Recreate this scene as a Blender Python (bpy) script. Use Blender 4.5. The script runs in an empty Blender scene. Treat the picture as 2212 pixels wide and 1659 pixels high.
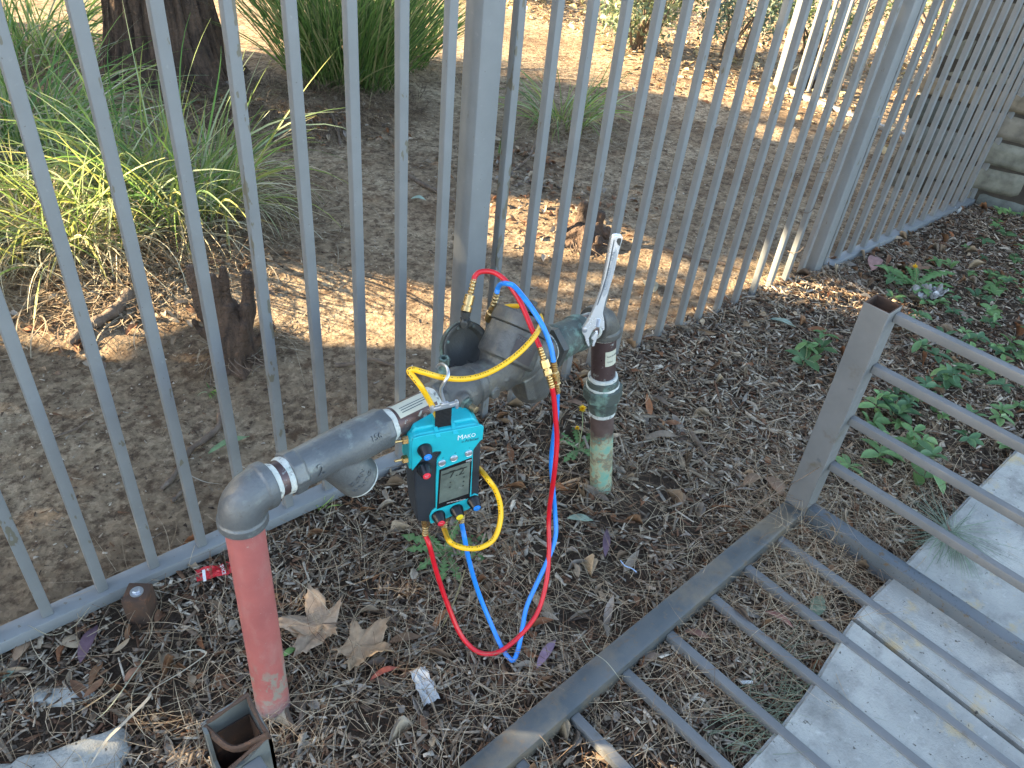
import bpy, bmesh, math, random
import numpy as np
from mathutils import Vector, Matrix, noise
random.seed(7); RNG=np.random.default_rng(11)
V=Vector
# ---------------------------------------------------------------- camera
W,H=2212.0,1659.0
CPOS=V((0.02007876,-1.19432734,1.36090933)); YAW,PITCH,ROLL,FPX=0.759958172,-0.651602134,0.115999791,1666.28783
FW=V((math.sin(YAW)*math.cos(PITCH),math.cos(YAW)*math.cos(PITCH),math.sin(PITCH)))
RT=FW.cross(V((0,0,1))).normalized(); UP=RT.cross(FW)
RT,UP=RT*math.cos(ROLL)+UP*math.sin(ROLL),UP*math.cos(ROLL)-RT*math.sin(ROLL)
scene=bpy.context.scene; COL=scene.collection
cd=bpy.data.cameras.new('camera'); cam=bpy.data.objects.new('camera',cd); COL.objects.link(cam)
m=Matrix((RT,UP,-FW)).transposed().to_4x4(); m.translation=CPOS; cam.matrix_world=m
cd.sensor_width=36; cd.lens=36*FPX/W; cd.clip_start=0.02; cd.clip_end=1500; scene.camera=cam
# ---------------------------------------------------------------- world, sun, exposure
SUN_EL=math.radians(25); SUN_AZ_DIR=math.atan2(0.68,-0.735)      # direction towards the sun, angle from +X
SD=V((math.cos(SUN_AZ_DIR)*math.cos(SUN_EL),math.sin(SUN_AZ_DIR)*math.cos(SUN_EL),math.sin(SUN_EL)))
wd=bpy.data.worlds.new('World'); scene.world=wd; wd.use_nodes=True
nt=wd.node_tree; bg=nt.nodes['Background']; sky=nt.nodes.new('ShaderNodeTexSky'); sky.sky_type='NISHITA'; sky.sun_disc=False
sky.sun_elevation=SUN_EL; sky.sun_rotation=math.radians(90)-SUN_AZ_DIR
tn=nt.nodes.new('ShaderNodeMix'); tn.data_type='RGBA'; tn.blend_type='MULTIPLY'; tn.inputs[0].default_value=1.0; tn.inputs[7].default_value=(1.13,1.0,0.87,1); nt.links.new(sky.outputs[0],tn.inputs[6]); nt.links.new(tn.outputs[2],bg.inputs[0]); bg.inputs[1].default_value=0.105
sl=bpy.data.lights.new('sun','SUN'); sl.energy=5.0; sl.angle=math.radians(0.5); sl.color=(1.0,0.77,0.47)
so=bpy.data.objects.new('sun',sl); COL.objects.link(so); so.rotation_euler=SD.to_track_quat('Z','Y').to_euler(); so.location=SD*20
scene.view_settings.view_transform='Standard'; scene.view_settings.look='None'; scene.view_settings.exposure=3.1; scene.view_settings.gamma=1
# ---------------------------------------------------------------- measuring helpers
def ray(x,y): return FW+RT*((x-W/2)/FPX)-UP*((y-H/2)/FPX)
def onz(x,y,z=0.0):
    v=ray(x,y); return CPOS+v*((z-CPOS.z)/v.z)
def ondep(x,y,d): return CPOS+ray(x,y)*d
def onpl(x,y,P,n):
    v=ray(x,y); return CPOS+v*((P-CPOS).dot(n)/v.dot(n))
def prj(P):
    v=P-CPOS; d=v.dot(FW)
    if d<=0.01: return (-1e6,-1e6)
    return (W/2+FPX*v.dot(RT)/d,H/2-FPX*v.dot(UP)/d)
def fn(x,y,s,o=0.0): return noise.noise(V((x*s,y*s,o)))
def sst(a,b,x):
    t=min(1,max(0,(x-a)/(b-a))); return t*t*(3-2*t)
def hgt(x,y):
    if abs(x)>12 or abs(y)>9: return 0.0
    z=0.012*fn(x,y,2.3)+0.006*fn(x,y,9,3)+0.002*fn(x,y,31,5)
    if y<0.08:
        z+=0.038*sst(0.66,0.95,x)*(1-sst(2.55,2.95,x))*math.exp(-((y+0.07)/0.22)**2)
        z-=0.02*math.exp(-((y+0.2)/0.3)**2)*(1-sst(0.5,0.9,x))
        z+=0.005*fn(x,y,22,9)
        z-=0.018*sst(-0.86,-0.93,y)
    else:
        z+=0.10*math.exp(-(((x-1.33)/0.55)**2+((y-2.95)/0.5)**2))+0.05*math.exp(-(((x-1.75)/0.5)**2+((y-2.3)/0.35)**2))
        z+=0.05*math.exp(-(((x-0.65)/0.5)**2+((y-1.45)/0.4)**2))+0.03*math.exp(-(((x-0.7)/0.15)**2+((y-0.66)/0.15)**2))
    return z
# ---------------------------------------------------------------- object helpers
def tag(o,label=None,cat=None,group=None,kind=None):
    if label: o['label']=label
    if cat: o['category']=cat
    if group: o['group']=group
    if kind: o['kind']=kind
    return o
def thing(name,label,cat,loc=(0,0,0),group=None):
    o=bpy.data.objects.new(name,None); o.empty_display_size=0.05; COL.objects.link(o); o.location=V(loc)
    return tag(o,label,cat,group)
def origin(p):
    o=V((0,0,0))
    while p is not None: o+=p.location; p=p.parent
    return o
class MB:
    def __init__(s): s.v=[]; s.f=[]
    def add(s,vs,fs):
        b=len(s.v); s.v+=[V(q) for q in vs]; s.f+=[tuple(b+i for i in f) for f in fs]; return s
    def box(s,c,size,ax=None,bev=0.0):
        X,Y,Z=ax if ax else (V((1,0,0)),V((0,1,0)),V((0,0,1))); c=V(c); hx,hy,hz=[k/2 for k in size]
        if bev<=0:
            vs=[c+X*(i*hx)+Y*(j*hy)+Z*(k*hz) for i in(-1,1) for j in(-1,1) for k in(-1,1)]
            return s.add(vs,[(0,1,3,2),(4,6,7,5),(0,4,5,1),(2,3,7,6),(0,2,6,4),(1,5,7,3)])
        bm=bmesh.new(); bmesh.ops.create_cube(bm,size=1.0)
        for q in bm.verts: q.co=V((q.co.x*size[0],q.co.y*size[1],q.co.z*size[2]))
        bmesh.ops.bevel(bm,geom=bm.edges[:],offset=bev,segments=2,affect='EDGES',profile=0.5)
        bm.verts.index_update()
        vs=[c+X*q.co.x+Y*q.co.y+Z*q.co.z for q in bm.verts]; fs=[[q.index for q in f.verts] for f in bm.faces]; bm.free()
        return s.add(vs,fs)
    def lathe(s,o,d,prof,seg=28,ref=None,cap=True,jit=0.0):
        o=V(o); d=V(d).normalized(); a=(V(ref) if ref else V((0.31,0.2,1)) if abs(d.z)<0.9 else V((1,0.1,0)))
        a=(a-d*a.dot(d)).normalized(); b=d.cross(a); vs=[]; n=len(prof)
        for (t,r) in prof:
            for k in range(seg):
                th=2*math.pi*k/seg; rr=r*(1+jit*noise.noise(V((math.cos(th)*2,math.sin(th)*2,t*30))))
                vs.append(o+d*t+(a*math.cos(th)+b*math.sin(th))*rr)
        fs=[(i*seg+k,i*seg+(k+1)%seg,(i+1)*seg+(k+1)%seg,(i+1)*seg+k) for i in range(n-1) for k in range(seg)]
        if cap: fs+=[tuple(range(seg-1,-1,-1)),tuple((n-1)*seg+k for k in range(seg))]
        return s.add(vs,fs)
    def tube(s,pts,r,seg=12,cap=True,sub=6,flat=1.0):
        P=spline(pts,sub); n=len(P); rs=r if callable(r) else (lambda t:r)
        t0=(P[1]-P[0]).normalized(); a=V((0,0,1)) if abs(t0.z)<0.9 else V((1,0,0)); vs=[]
        for i,p in enumerate(P):
            t=(P[min(i+1,n-1)]-P[max(i-1,0)]).normalized(); a=(a-t*a.dot(t)).normalized(); b=t.cross(a); rr=rs(i/(n-1))
            for k in range(seg):
                th=2*math.pi*k/seg; vs.append(p+(a*math.cos(th)*flat+b*math.sin(th))*rr)
        fs=[(i*seg+k,i*seg+(k+1)%seg,(i+1)*seg+(k+1)%seg,(i+1)*seg+k) for i in range(n-1) for k in range(seg)]
        if cap: fs+=[tuple(range(seg-1,-1,-1)),tuple((n-1)*seg+k for k in range(seg))]
        return s.add(vs,fs)
    def prism(s,poly,off):
        n=len(poly); vs=[V(p) for p in poly]+[V(p)+off for p in poly]
        return s.add(vs,[tuple(range(n-1,-1,-1)),tuple(range(n,2*n))]+[(i,(i+1)%n,n+(i+1)%n,n+i) for i in range(n)])
    def build(s,name,mat,parent=None,smooth=35,remesh=0,fix=True,**kw):
        org=origin(parent); me=bpy.data.meshes.new(name); me.from_pydata([q-org for q in s.v],[],s.f); me.materials.append(mat)
        if fix:
            bm=bmesh.new(); bm.from_mesh(me); bmesh.ops.recalc_face_normals(bm,faces=bm.faces[:]); bm.to_mesh(me); bm.free()
        o=bpy.data.objects.new(name,me); COL.objects.link(o)
        if remesh:
            md=o.modifiers.new('r','REMESH'); md.mode='VOXEL'; md.voxel_size=remesh; md.adaptivity=0
            ms=o.modifiers.new('s','SMOOTH'); ms.iterations=kw.get('it',5); ms.factor=0.6
            bpy.context.view_layer.update(); dg=bpy.context.evaluated_depsgraph_get()
            nm=bpy.data.meshes.new_from_object(o.evaluated_get(dg)); o.modifiers.clear(); o.data=nm; nm.name=name
            for p in nm.polygons: p.use_smooth=True
        elif smooth: me.shade_smooth() if smooth>=180 else o.data.set_sharp_from_angle(angle=math.radians(smooth))
        if parent is not None: o.parent=parent
        return o
def spline(pts,sub):
    P=[V(p) for p in pts]
    if sub<=1 or len(P)<3: return P
    Q=[P[0]*2-P[1]]+P+[P[-1]*2-P[-2]]; out=[]
    for i in range(1,len(Q)-2):
        p0,p1,p2,p3=Q[i-1:i+3]
        for k in range(sub):
            t=k/sub; out.append(0.5*((2*p1)+(p2-p0)*t+(2*p0-5*p1+4*p2-p3)*t*t+(3*p1-p0-3*p2+p3)*t**3))
    return out+[P[-1]]
def npmesh(name,verts,faces,cols,mat,parent=None,smooth=False):
    """verts (n,3), faces (m,k) arrays, cols (n,3) kept as a colour attribute"""
    me=bpy.data.meshes.new(name); n=len(verts); mf,k=faces.shape
    org=np.array(origin(parent)); verts=np.asarray(verts)-org
    me.vertices.add(n); me.vertices.foreach_set('co',verts.astype(np.float32).ravel())
    me.loops.add(mf*k); me.loops.foreach_set('vertex_index',faces.astype(np.int32).ravel())
    me.polygons.add(mf); me.polygons.foreach_set('loop_start',(np.arange(mf)*k).astype(np.int32))
    me.update(calc_edges=True)
    if smooth: me.shade_smooth()
    if cols is not None:
        at=me.color_attributes.new('Col','FLOAT_COLOR','POINT'); c=np.ones((n,4),np.float32); c[:,:3]=cols; at.data.foreach_set('color',c.ravel())
    me.materials.append(mat); o=bpy.data.objects.new(name,me); COL.objects.link(o)
    if parent is not None: o.parent=parent
    return o
# ---------------------------------------------------------------- materials
def newmat(name):
    m=bpy.data.materials.new(name); m.use_nodes=True; nt=m.node_tree; return m,nt,nt.nodes['Principled BSDF']
def nz(nt,scale,detail=4,rough=0.6,coord=None,stretch=None):
    n=nt.nodes.new('ShaderNodeTexNoise'); n.inputs['Scale'].default_value=scale; n.inputs['Detail'].default_value=detail; n.inputs['Roughness'].default_value=rough
    g=nt.nodes.new('ShaderNodeNewGeometry').outputs['Position'] if coord is None else coord
    if stretch:
        mp=nt.nodes.new('ShaderNodeMapping'); mp.inputs['Scale'].default_value=stretch; nt.links.new(g,mp.inputs[0]); g=mp.outputs[0]
    nt.links.new(g,n.inputs['Vector']); return n.outputs['Fac']
def ramp(nt,fac,stops):
    r=nt.nodes.new('ShaderNodeValToRGB'); e=r.color_ramp.elements
    while len(e)<len(stops): e.new(0.5)
    for i,(p,c) in enumerate(stops):
        e[i].position=p; e[i].color=(c[0],c[1],c[2],1) if hasattr(c,'__len__') else (c,c,c,1)
    nt.links.new(fac,r.inputs[0]); return r.outputs[0]
def mixc(nt,f,a,b,mode='MIX'):
    x=nt.nodes.new('ShaderNodeMix'); x.data_type='RGBA'; x.blend_type=mode
    for sck,val in ((x.inputs[0],f),(x.inputs[6],a),(x.inputs[7],b)):
        if isinstance(val,(int,float)): sck.default_value=val
        elif isinstance(val,tuple): sck.default_value=(*val,1)
        else: nt.links.new(val,sck)
    return x.outputs[2]
def bump(nt,b,h,strength,dist=0.002):
    n=nt.nodes.new('ShaderNodeBump'); n.inputs['Strength'].default_value=strength; n.inputs['Distance'].default_value=dist
    nt.links.new(h,n.inputs['Height']); nt.links.new(n.outputs[0],b.inputs['Normal'])
def surf(name,c1,c2=None,scale=30,rough=0.5,metal=0.0,b=0.15,bs=400,spots=None,dist=0.001,rr=None,stretch=None):
    """two-tone noise colour, optional list of spots [(colour, scale, lo, hi)], bump"""
    m,nt,p=newmat(name); c2=c2 or tuple(k*0.8 for k in c1)
    col=ramp(nt,nz(nt,scale,5,0.6,stretch=stretch),[(0.35,c1),(0.65,c2)])
    for (sc,ss,lo,hi) in (spots or []):
        f=ramp(nt,nz(nt,ss,6,0.65),[(lo,0.0),(hi,1.0)]); col=mixc(nt,f,col,sc)
    nt.links.new(col,p.inputs['Base Color']); p.inputs['Metallic'].default_value=metal
    if rr:
        nt.links.new(ramp(nt,nz(nt,scale*2,4),[(0.3,rr[0]),(0.7,rr[1])]),p.inputs['Roughness'])
    else: p.inputs['Roughness'].default_value=rough
    if b: bump(nt,p,nz(nt,bs,4),b,dist)
    return m
def colmat(name,rough=0.7,trans=0.0,spec=0.3,var=0.25,vs=150):
    """base colour from each leaf's own colour, with a little surface mottling"""
    m,nt,p=newmat(name); a=nt.nodes.new('ShaderNodeAttribute'); a.attribute_name='Col'
    c=mixc(nt,1.0,a.outputs['Color'],ramp(nt,nz(nt,vs,4),[(0.3,1-var),(0.7,1+var)]),'MULTIPLY')
    nt.links.new(c,p.inputs['Base Color']); p.inputs['Roughness'].default_value=rough; p.inputs['Specular IOR Level'].default_value=spec
    if trans>0:
        t=nt.nodes.new('ShaderNodeBsdfTranslucent'); nt.links.new(c,t.inputs[0]); mx=nt.nodes.new('ShaderNodeMixShader'); mx.inputs[0].default_value=trans
        out=nt.nodes['Material Output']; nt.links.new(p.outputs[0],mx.inputs[1]); nt.links.new(t.outputs[0],mx.inputs[2]); nt.links.new(mx.outputs[0],out.inputs[0])
    bump(nt,p,nz(nt,300,3),0.25,0.001)
    return m
M={}
def fence_mat(name,chips,base=(0.195,0.213,0.228)):
    m,nt,p=newmat(name)
    c=ramp(nt,nz(nt,14,5),[(0.3,base),(0.7,tuple(k*0.86 for k in base))])
    f=ramp(nt,nz(nt,55,3,0.5,stretch=(1,1,0.35)),[(chips,0.0),(chips+0.012,1.0)]); c=mixc(nt,f,c,(0.13,0.125,0.10))
    f2=ramp(nt,nz(nt,160,2,0.5),[(0.76,0.0),(0.78,1.0)]); c=mixc(nt,f2,c,(0.10,0.10,0.09))
    f3=ramp(nt,nz(nt,90,6,0.7),[(0.62,0.0),(0.8,0.5)]); c=mixc(nt,f3,c,(0.34,0.35,0.35))
    nt.links.new(c,p.inputs['Base Color']); nt.links.new(ramp(nt,nz(nt,40,4),[(0.3,0.42),(0.7,0.6)]),p.inputs['Roughness'])
    bump(nt,p,nz(nt,500,3),0.12,0.0008); return m
M['fence']=fence_mat('grey_fence_paint',0.70)
M['fence_worn']=fence_mat('grey_fence_paint_worn',0.60)
M['cage']=surf('grey_cage_paint',(0.150,0.158,0.165),(0.120,0.128,0.134),9,0.5,0,0.15,500,[((0.10,0.085,0.06),13,0.60,0.72),((0.09,0.10,0.11),40,0.66,0.7)],rr=(0.35,0.6))
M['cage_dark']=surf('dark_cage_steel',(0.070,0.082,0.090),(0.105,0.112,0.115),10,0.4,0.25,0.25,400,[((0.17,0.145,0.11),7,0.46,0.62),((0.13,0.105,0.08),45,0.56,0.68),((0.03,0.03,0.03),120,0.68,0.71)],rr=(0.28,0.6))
M['rust']=surf('rusty_steel',(0.085,0.048,0.032),(0.055,0.036,0.028),40,0.85,0.2,0.6,250,[((0.16,0.075,0.04),60,0.55,0.7)])
M['bronze']=surf('weathered_bronze',(0.128,0.128,0.120),(0.078,0.080,0.080),22,0.55,0.35,0.55,240,[((0.19,0.235,0.215),26,0.60,0.80),((0.05,0.05,0.048),60,0.60,0.74),((0.17,0.15,0.11),12,0.55,0.72)],0.002,(0.38,0.62))
M['bronze_light']=surf('weathered_bronze_light',(0.150,0.160,0.165),(0.090,0.100,0.110),12,0.5,0.35,0.5,240,[((0.26,0.31,0.29),30,0.58,0.82),((0.075,0.07,0.06),75,0.64,0.72)],0.002,(0.34,0.55))
M['bronze_dark']=surf('dark_tarnished_bronze',(0.055,0.058,0.058),(0.08,0.08,0.075),26,0.5,0.3,0.4,260,[((0.16,0.20,0.18),34,0.62,0.8)],0.002,(0.35,0.6))
M['bronze_green']=surf('green_tarnished_bronze',(0.085,0.10,0.092),(0.055,0.075,0.072),26,0.6,0.25,0.4,260,[((0.18,0.30,0.26),30,0.50,0.66),((0.05,0.05,0.05),60,0.6,0.72)],0.002)
M['copper']=surf('brown_tarnished_copper',(0.085,0.052,0.050),(0.115,0.082,0.085),30,0.35,0.55,0.1,300,[((0.34,0.38,0.38),60,0.60,0.66)],rr=(0.25,0.5),stretch=(1,1,0.4))
M['dope']=surf('white_pipe_dope',(0.60,0.62,0.58),(0.44,0.48,0.47),60,0.7,0,0.8,350,[((0.16,0.17,0.17),90,0.58,0.66),((0.28,0.38,0.37),60,0.60,0.7)],0.002)
M['brass']=surf('brass',(0.62,0.43,0.19),(0.50,0.34,0.15),60,0.3,0.9,0.1,300,rr=(0.2,0.38))
M['brass_old']=surf('tarnished_brass',(0.30,0.22,0.12),(0.20,0.17,0.11),60,0.45,0.7,0.2,300,[((0.25,0.32,0.30),50,0.6,0.75)])
M['chrome']=surf('chrome',(0.86,0.88,0.90),(0.82,0.84,0.86),8,0.25,0.6,0,rr=(0.22,0.32))
M['zinc']=surf('zinc',(0.62,0.66,0.72),(0.5,0.54,0.6),60,0.3,0.8,0.1,300)
M['cyan']=surf('turquoise_plastic',(0.012,0.42,0.50),(0.010,0.38,0.46),40,0.42,0,0.06,800,[((0.03,0.25,0.28),35,0.70,0.82)])
M['black_case']=surf('black_case_plastic',(0.016,0.022,0.032),(0.026,0.032,0.040),30,0.5,0,0.15,900,[((0.07,0.08,0.09),60,0.66,0.8)])
M['black']=surf('black_plastic',(0.012,0.013,0.016),(0.008,0.009,0.012),40,0.3,0,0.05,500)
M['webbing']=surf('black_webbing',(0.014,0.014,0.016),(0.008,0.008,0.009),300,0.8,0,0.2,600)
M['screen_frame']=surf('screen_bezel',(0.010,0.011,0.014),(0.008,0.009,0.010),30,0.2,0,0.0)
M['lcd']=surf('lcd_glass',(0.135,0.165,0.145),(0.095,0.115,0.105),24,0.25,0,0.0,10,[((0.24,0.26,0.24),34,0.60,0.78),((0.05,0.065,0.06),14,0.52,0.72)])
M['lcd_ink']=surf('lcd_digit',(0.018,0.025,0.022),(0.018,0.022,0.02),30,0.4,0,0.0)
M['red_hose']=surf('red_hose',(0.62,0.012,0.025),(0.52,0.008,0.02),20,0.28,0,0.05,300)
M['blue_hose']=surf('blue_hose',(0.02,0.24,0.80),(0.02,0.21,0.72),20,0.32,0,0.05,300)
M['yellow_hose']=surf('yellow_hose',(0.86,0.50,0.008),(0.80,0.44,0.008),20,0.3,0,0.05,300)
M['red_cap']=surf('red_plastic',(0.72,0.03,0.06),(0.70,0.03,0.05),20,0.4,0,0)
M['blue_cap']=surf('blue_plastic',(0.01,0.22,0.70),(0.01,0.20,0.66),20,0.4,0,0)
M['yellow_cap']=surf('yellow_plastic',(0.78,0.62,0.03),(0.75,0.6,0.03),20,0.4,0,0)
M['white_ink']=surf('white_ink',(0.75,0.78,0.8),(0.7,0.72,0.74),20,0.5,0,0)
M['dark_ink']=surf('dark_ink',(0.02,0.05,0.07),(0.02,0.05,0.07),20,0.5,0,0)
M['black_ink']=surf('black_ink',(0.015,0.012,0.01),(0.02,0.018,0.01),20,0.5,0,0)
M['sticker']=surf('cream_sticker',(0.52,0.52,0.42),(0.44,0.45,0.38),40,0.6,0,0.05,100,[((0.3,0.3,0.26),60,0.62,0.75)])
M['plate']=surf('dull_nameplate',(0.050,0.044,0.048),(0.065,0.058,0.06),40,0.5,0.3,0.2,300)
M['white_litter']=surf('white_paper',(0.55,0.57,0.58),(0.40,0.42,0.43),25,0.7,0,0.2,150,[((0.2,0.19,0.18),40,0.62,0.72)])
M['red_wrap']=surf('red_wrapper',(0.62,0.02,0.03),(0.5,0.02,0.03),25,0.35,0,0.2,60,[((0.6,0.55,0.5),30,0.64,0.68)])
M['steel_groove']=surf('shadowed_steel',(0.16,0.19,0.23),(0.12,0.14,0.17),30,0.35,0.9,0)
M['grey_cloth']=surf('grey_cloth',(0.26,0.265,0.265),(0.09,0.09,0.09),16,0.9,0,0.4,200,[((0.55,0.58,0.62),22,0.55,0.66)])
def red_paint():
    m,nt,p=newmat('red_pipe_paint'); g=nt.nodes.new('ShaderNodeNewGeometry').outputs['Position']; sx=nt.nodes.new('ShaderNodeSeparateXYZ'); nt.links.new(g,sx.inputs[0])
    c=ramp(nt,nz(nt,12,5),[(0.35,(0.40,0.125,0.115)),(0.65,(0.32,0.100,0.096))])
    low=nt.nodes.new('ShaderNodeMapRange'); low.inputs[1].default_value=0.18; low.inputs[2].default_value=0.12; nt.links.new(sx.outputs['Z'],low.inputs[0])
    f=ramp(nt,nz(nt,34,6,0.7,stretch=(1,1,0.7)),[(0.50,0.0),(0.56,1.0)]); ml=nt.nodes.new('ShaderNodeMath'); ml.operation='MULTIPLY'; nt.links.new(f,ml.inputs[0]); nt.links.new(low.outputs[0],ml.inputs[1])
    c=mixc(nt,ml.outputs[0],c,(0.26,0.235,0.20)); dd=ramp(nt,nz(nt,22,7,0.75,stretch=(1,1,0.5)),[(0.50,0.0),(0.75,0.55)]); c=mixc(nt,dd,c,(0.40,0.235,0.21)); lo3=nt.nodes.new('ShaderNodeMapRange'); lo3.inputs[1].default_value=0.10; lo3.inputs[2].default_value=0.02; lo3.inputs[4].default_value=0.8; nt.links.new(sx.outputs['Z'],lo3.inputs[0]); m3=nt.nodes.new('ShaderNodeMath'); m3.operation='MULTIPLY'; nt.links.new(lo3.outputs[0],m3.inputs[0]); nt.links.new(ramp(nt,nz(nt,50,6,0.75),[(0.40,0.0),(0.62,1.0)]),m3.inputs[1]); c=mixc(nt,m3.outputs[0],c,(0.36,0.27,0.25))
    lo2=nt.nodes.new('ShaderNodeMapRange'); lo2.inputs[1].default_value=0.05; lo2.inputs[2].default_value=0.0; lo2.inputs[4].default_value=0.55; nt.links.new(sx.outputs['Z'],lo2.inputs[0]); c=mixc(nt,lo2.outputs[0],c,(0.16,0.17,0.18))
    hi=nt.nodes.new('ShaderNodeMapRange'); hi.inputs[1].default_value=0.475; hi.inputs[2].default_value=0.50; hi.inputs[4].default_value=0.5; nt.links.new(sx.outputs['Z'],hi.inputs[0]); c=mixc(nt,hi.outputs[0],c,(0.16,0.12,0.15))
    f=ramp(nt,nz(nt,190,3),[(0.70,0.0),(0.73,1.0)]); c=mixc(nt,f,c,(0.42,0.34,0.30))
    nt.links.new(c,p.inputs['Base Color']); p.inputs['Roughness'].default_value=0.42; bump(nt,p,nz(nt,120,5),0.25,0.001); return m
M['red_paint']=red_paint()
def patina():
    m,nt,p=newmat('green_patina_pipe'); g=nt.nodes.new('ShaderNodeNewGeometry').outputs['Position']; sx=nt.nodes.new('ShaderNodeSeparateXYZ'); nt.links.new(g,sx.inputs[0])
    brown=ramp(nt,nz(nt,40,4),[(0.35,(0.07,0.045,0.042)),(0.65,(0.10,0.07,0.066))])
    green=ramp(nt,nz(nt,28,6,0.7),[(0.30,(0.12,0.34,0.29)),(0.44,(0.20,0.36,0.29)),(0.50,(0.33,0.36,0.25)),(0.57,(0.20,0.16,0.11)),(0.66,(0.10,0.30,0.26))])
    ad=nt.nodes.new('ShaderNodeMath'); ad.operation='MULTIPLY_ADD'; nt.links.new(nz(nt,45,5),ad.inputs[0]); ad.inputs[1].default_value=0.07; nt.links.new(sx.outputs['Z'],ad.inputs[2])
    f=nt.nodes.new('ShaderNodeMapRange'); f.inputs[1].default_value=0.235; f.inputs[2].default_value=0.205; nt.links.new(ad.outputs[0],f.inputs[0])
    nt.links.new(mixc(nt,f.outputs[0],brown,green),p.inputs['Base Color']); p.inputs['Roughness'].default_value=0.6; p.inputs['Metallic'].default_value=0.15; bump(nt,p,nz(nt,160,5),0.4,0.001); return m
M['patina']=patina()
def ground_mat():
    m,nt,p=newmat('soil'); g=nt.nodes.new('ShaderNodeNewGeometry').outputs['Position']; sx=nt.nodes.new('ShaderNodeSeparateXYZ'); nt.links.new(g,sx.inputs[0])
    a=ramp(nt,nz(nt,2.2,6,0.65),[(0.33,(0.17,0.122,0.080)),(0.5,(0.285,0.22,0.15)),(0.66,(0.38,0.31,0.22))])
    f=ramp(nt,nz(nt,26,8,0.75),[(0.47,0.0),(0.60,0.85)]); a=mixc(nt,f,a,(0.075,0.050,0.034))
    f=ramp(nt,nz(nt,9,5,0.7),[(0.52,0.0),(0.66,0.6)]); a=mixc(nt,f,a,(0.12,0.072,0.042))
    vo=nt.nodes.new('ShaderNodeTexVoronoi'); vo.inputs['Scale'].default_value=85; nt.links.new(g,vo.inputs['Vector'])
    sp=nt.nodes.new('ShaderNodeSeparateColor'); nt.links.new(vo.outputs['Color'],sp.inputs[0])
    k=ramp(nt,sp.outputs[0],[(0.0,0.55),(0.55,0.9),(1.0,1.45)]); a=mixc(nt,0.55,a,mixc(nt,1.0,a,k,'MULTIPLY'))
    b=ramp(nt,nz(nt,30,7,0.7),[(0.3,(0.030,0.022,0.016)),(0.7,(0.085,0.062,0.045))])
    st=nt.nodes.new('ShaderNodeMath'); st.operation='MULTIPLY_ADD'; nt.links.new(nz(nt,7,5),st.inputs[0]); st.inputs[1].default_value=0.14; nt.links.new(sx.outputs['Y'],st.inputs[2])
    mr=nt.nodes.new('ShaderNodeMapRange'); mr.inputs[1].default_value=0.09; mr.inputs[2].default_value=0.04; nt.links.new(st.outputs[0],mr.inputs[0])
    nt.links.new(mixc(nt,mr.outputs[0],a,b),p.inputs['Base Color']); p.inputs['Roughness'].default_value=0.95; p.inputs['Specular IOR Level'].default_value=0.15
    n1=nz(nt,45,9,0.75); b1=nt.nodes.new('ShaderNodeBump'); b1.inputs['Strength'].default_value=0.9; b1.inputs['Distance'].default_value=0.012; nt.links.new(n1,b1.inputs['Height'])
    b2=nt.nodes.new('ShaderNodeBump'); b2.inputs['Strength'].default_value=0.7; b2.inputs['Distance'].default_value=0.004; nt.links.new(vo.outputs['Distance'],b2.inputs['Height']); nt.links.new(b1.outputs[0],b2.inputs['Normal']); nt.links.new(b2.outputs[0],p.inputs['Normal'])
    return m
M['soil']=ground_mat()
M['concrete']=surf('concrete',(0.37,0.38,0.36),(0.25,0.265,0.26),5,0.85,0,0.7,160,[((0.17,0.175,0.17),13,0.48,0.72),((0.40,0.33,0.20),11,0.58,0.70),((0.42,0.43,0.42),40,0.60,0.75),((0.075,0.07,0.065),85,0.645,0.67)],0.004)
M['stone']=colmat('wall_stone',0.85,0,0.25,0.35,18)
M['mortar']=surf('mortar',(0.045,0.038,0.03),(0.03,0.025,0.02),30,0.95,0,0.5,200)
M['bark']=surf('bark',(0.12,0.078,0.055),(0.035,0.024,0.019),24,0.95,0,1.0,60,[((0.15,0.09,0.06),30,0.6,0.72)],0.02,stretch=(1,1,0.18))
M['deadwood']=surf('deadwood',(0.17,0.13,0.10),(0.09,0.066,0.05),34,0.9,0,0.9,120,[((0.27,0.23,0.19),30,0.6,0.75)],0.006,stretch=(1,1,0.4))
M['litter']=colmat('litter',0.8,0.0,0.2,0.3,120)
M['leaf']=colmat('green_leaf',0.45,0.25,0.4,0.15,60)
M['dryleaf']=colmat('dry_leaf',0.65,0.12,0.25,0.22,70)
M['grass']=colmat('grass_blade',0.5,0.35,0.3,0.1,60)
# ================================================================ GROUND
def grid(a,b,lo,hi,st):
    L=[-260,-120,-60,-30,-16,-9]; L=[a0 for a0 in L if a0<lo-1]; R=[v for v in (9,12,16,30,60,120,260) if v>hi+1]
    return L+list(np.arange(lo,hi+1e-6,st))+R
gx=np.array(grid(0,0,-1.2,7.2,0.03)); gy=np.array(grid(0,0,-2.4,6.0,0.03))
gv=np.array([[x,y,hgt(x,y)] for y in gy for x in gx]); nx=len(gx)
gf=np.array([[j*nx+i,j*nx+i+1,(j+1)*nx+i+1,(j+1)*nx+i] for j in range(len(gy)-1) for i in range(nx-1)])
gnd=npmesh('ground',gv,gf,None,M['soil'],smooth=True); tag(gnd,kind='structure')
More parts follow.
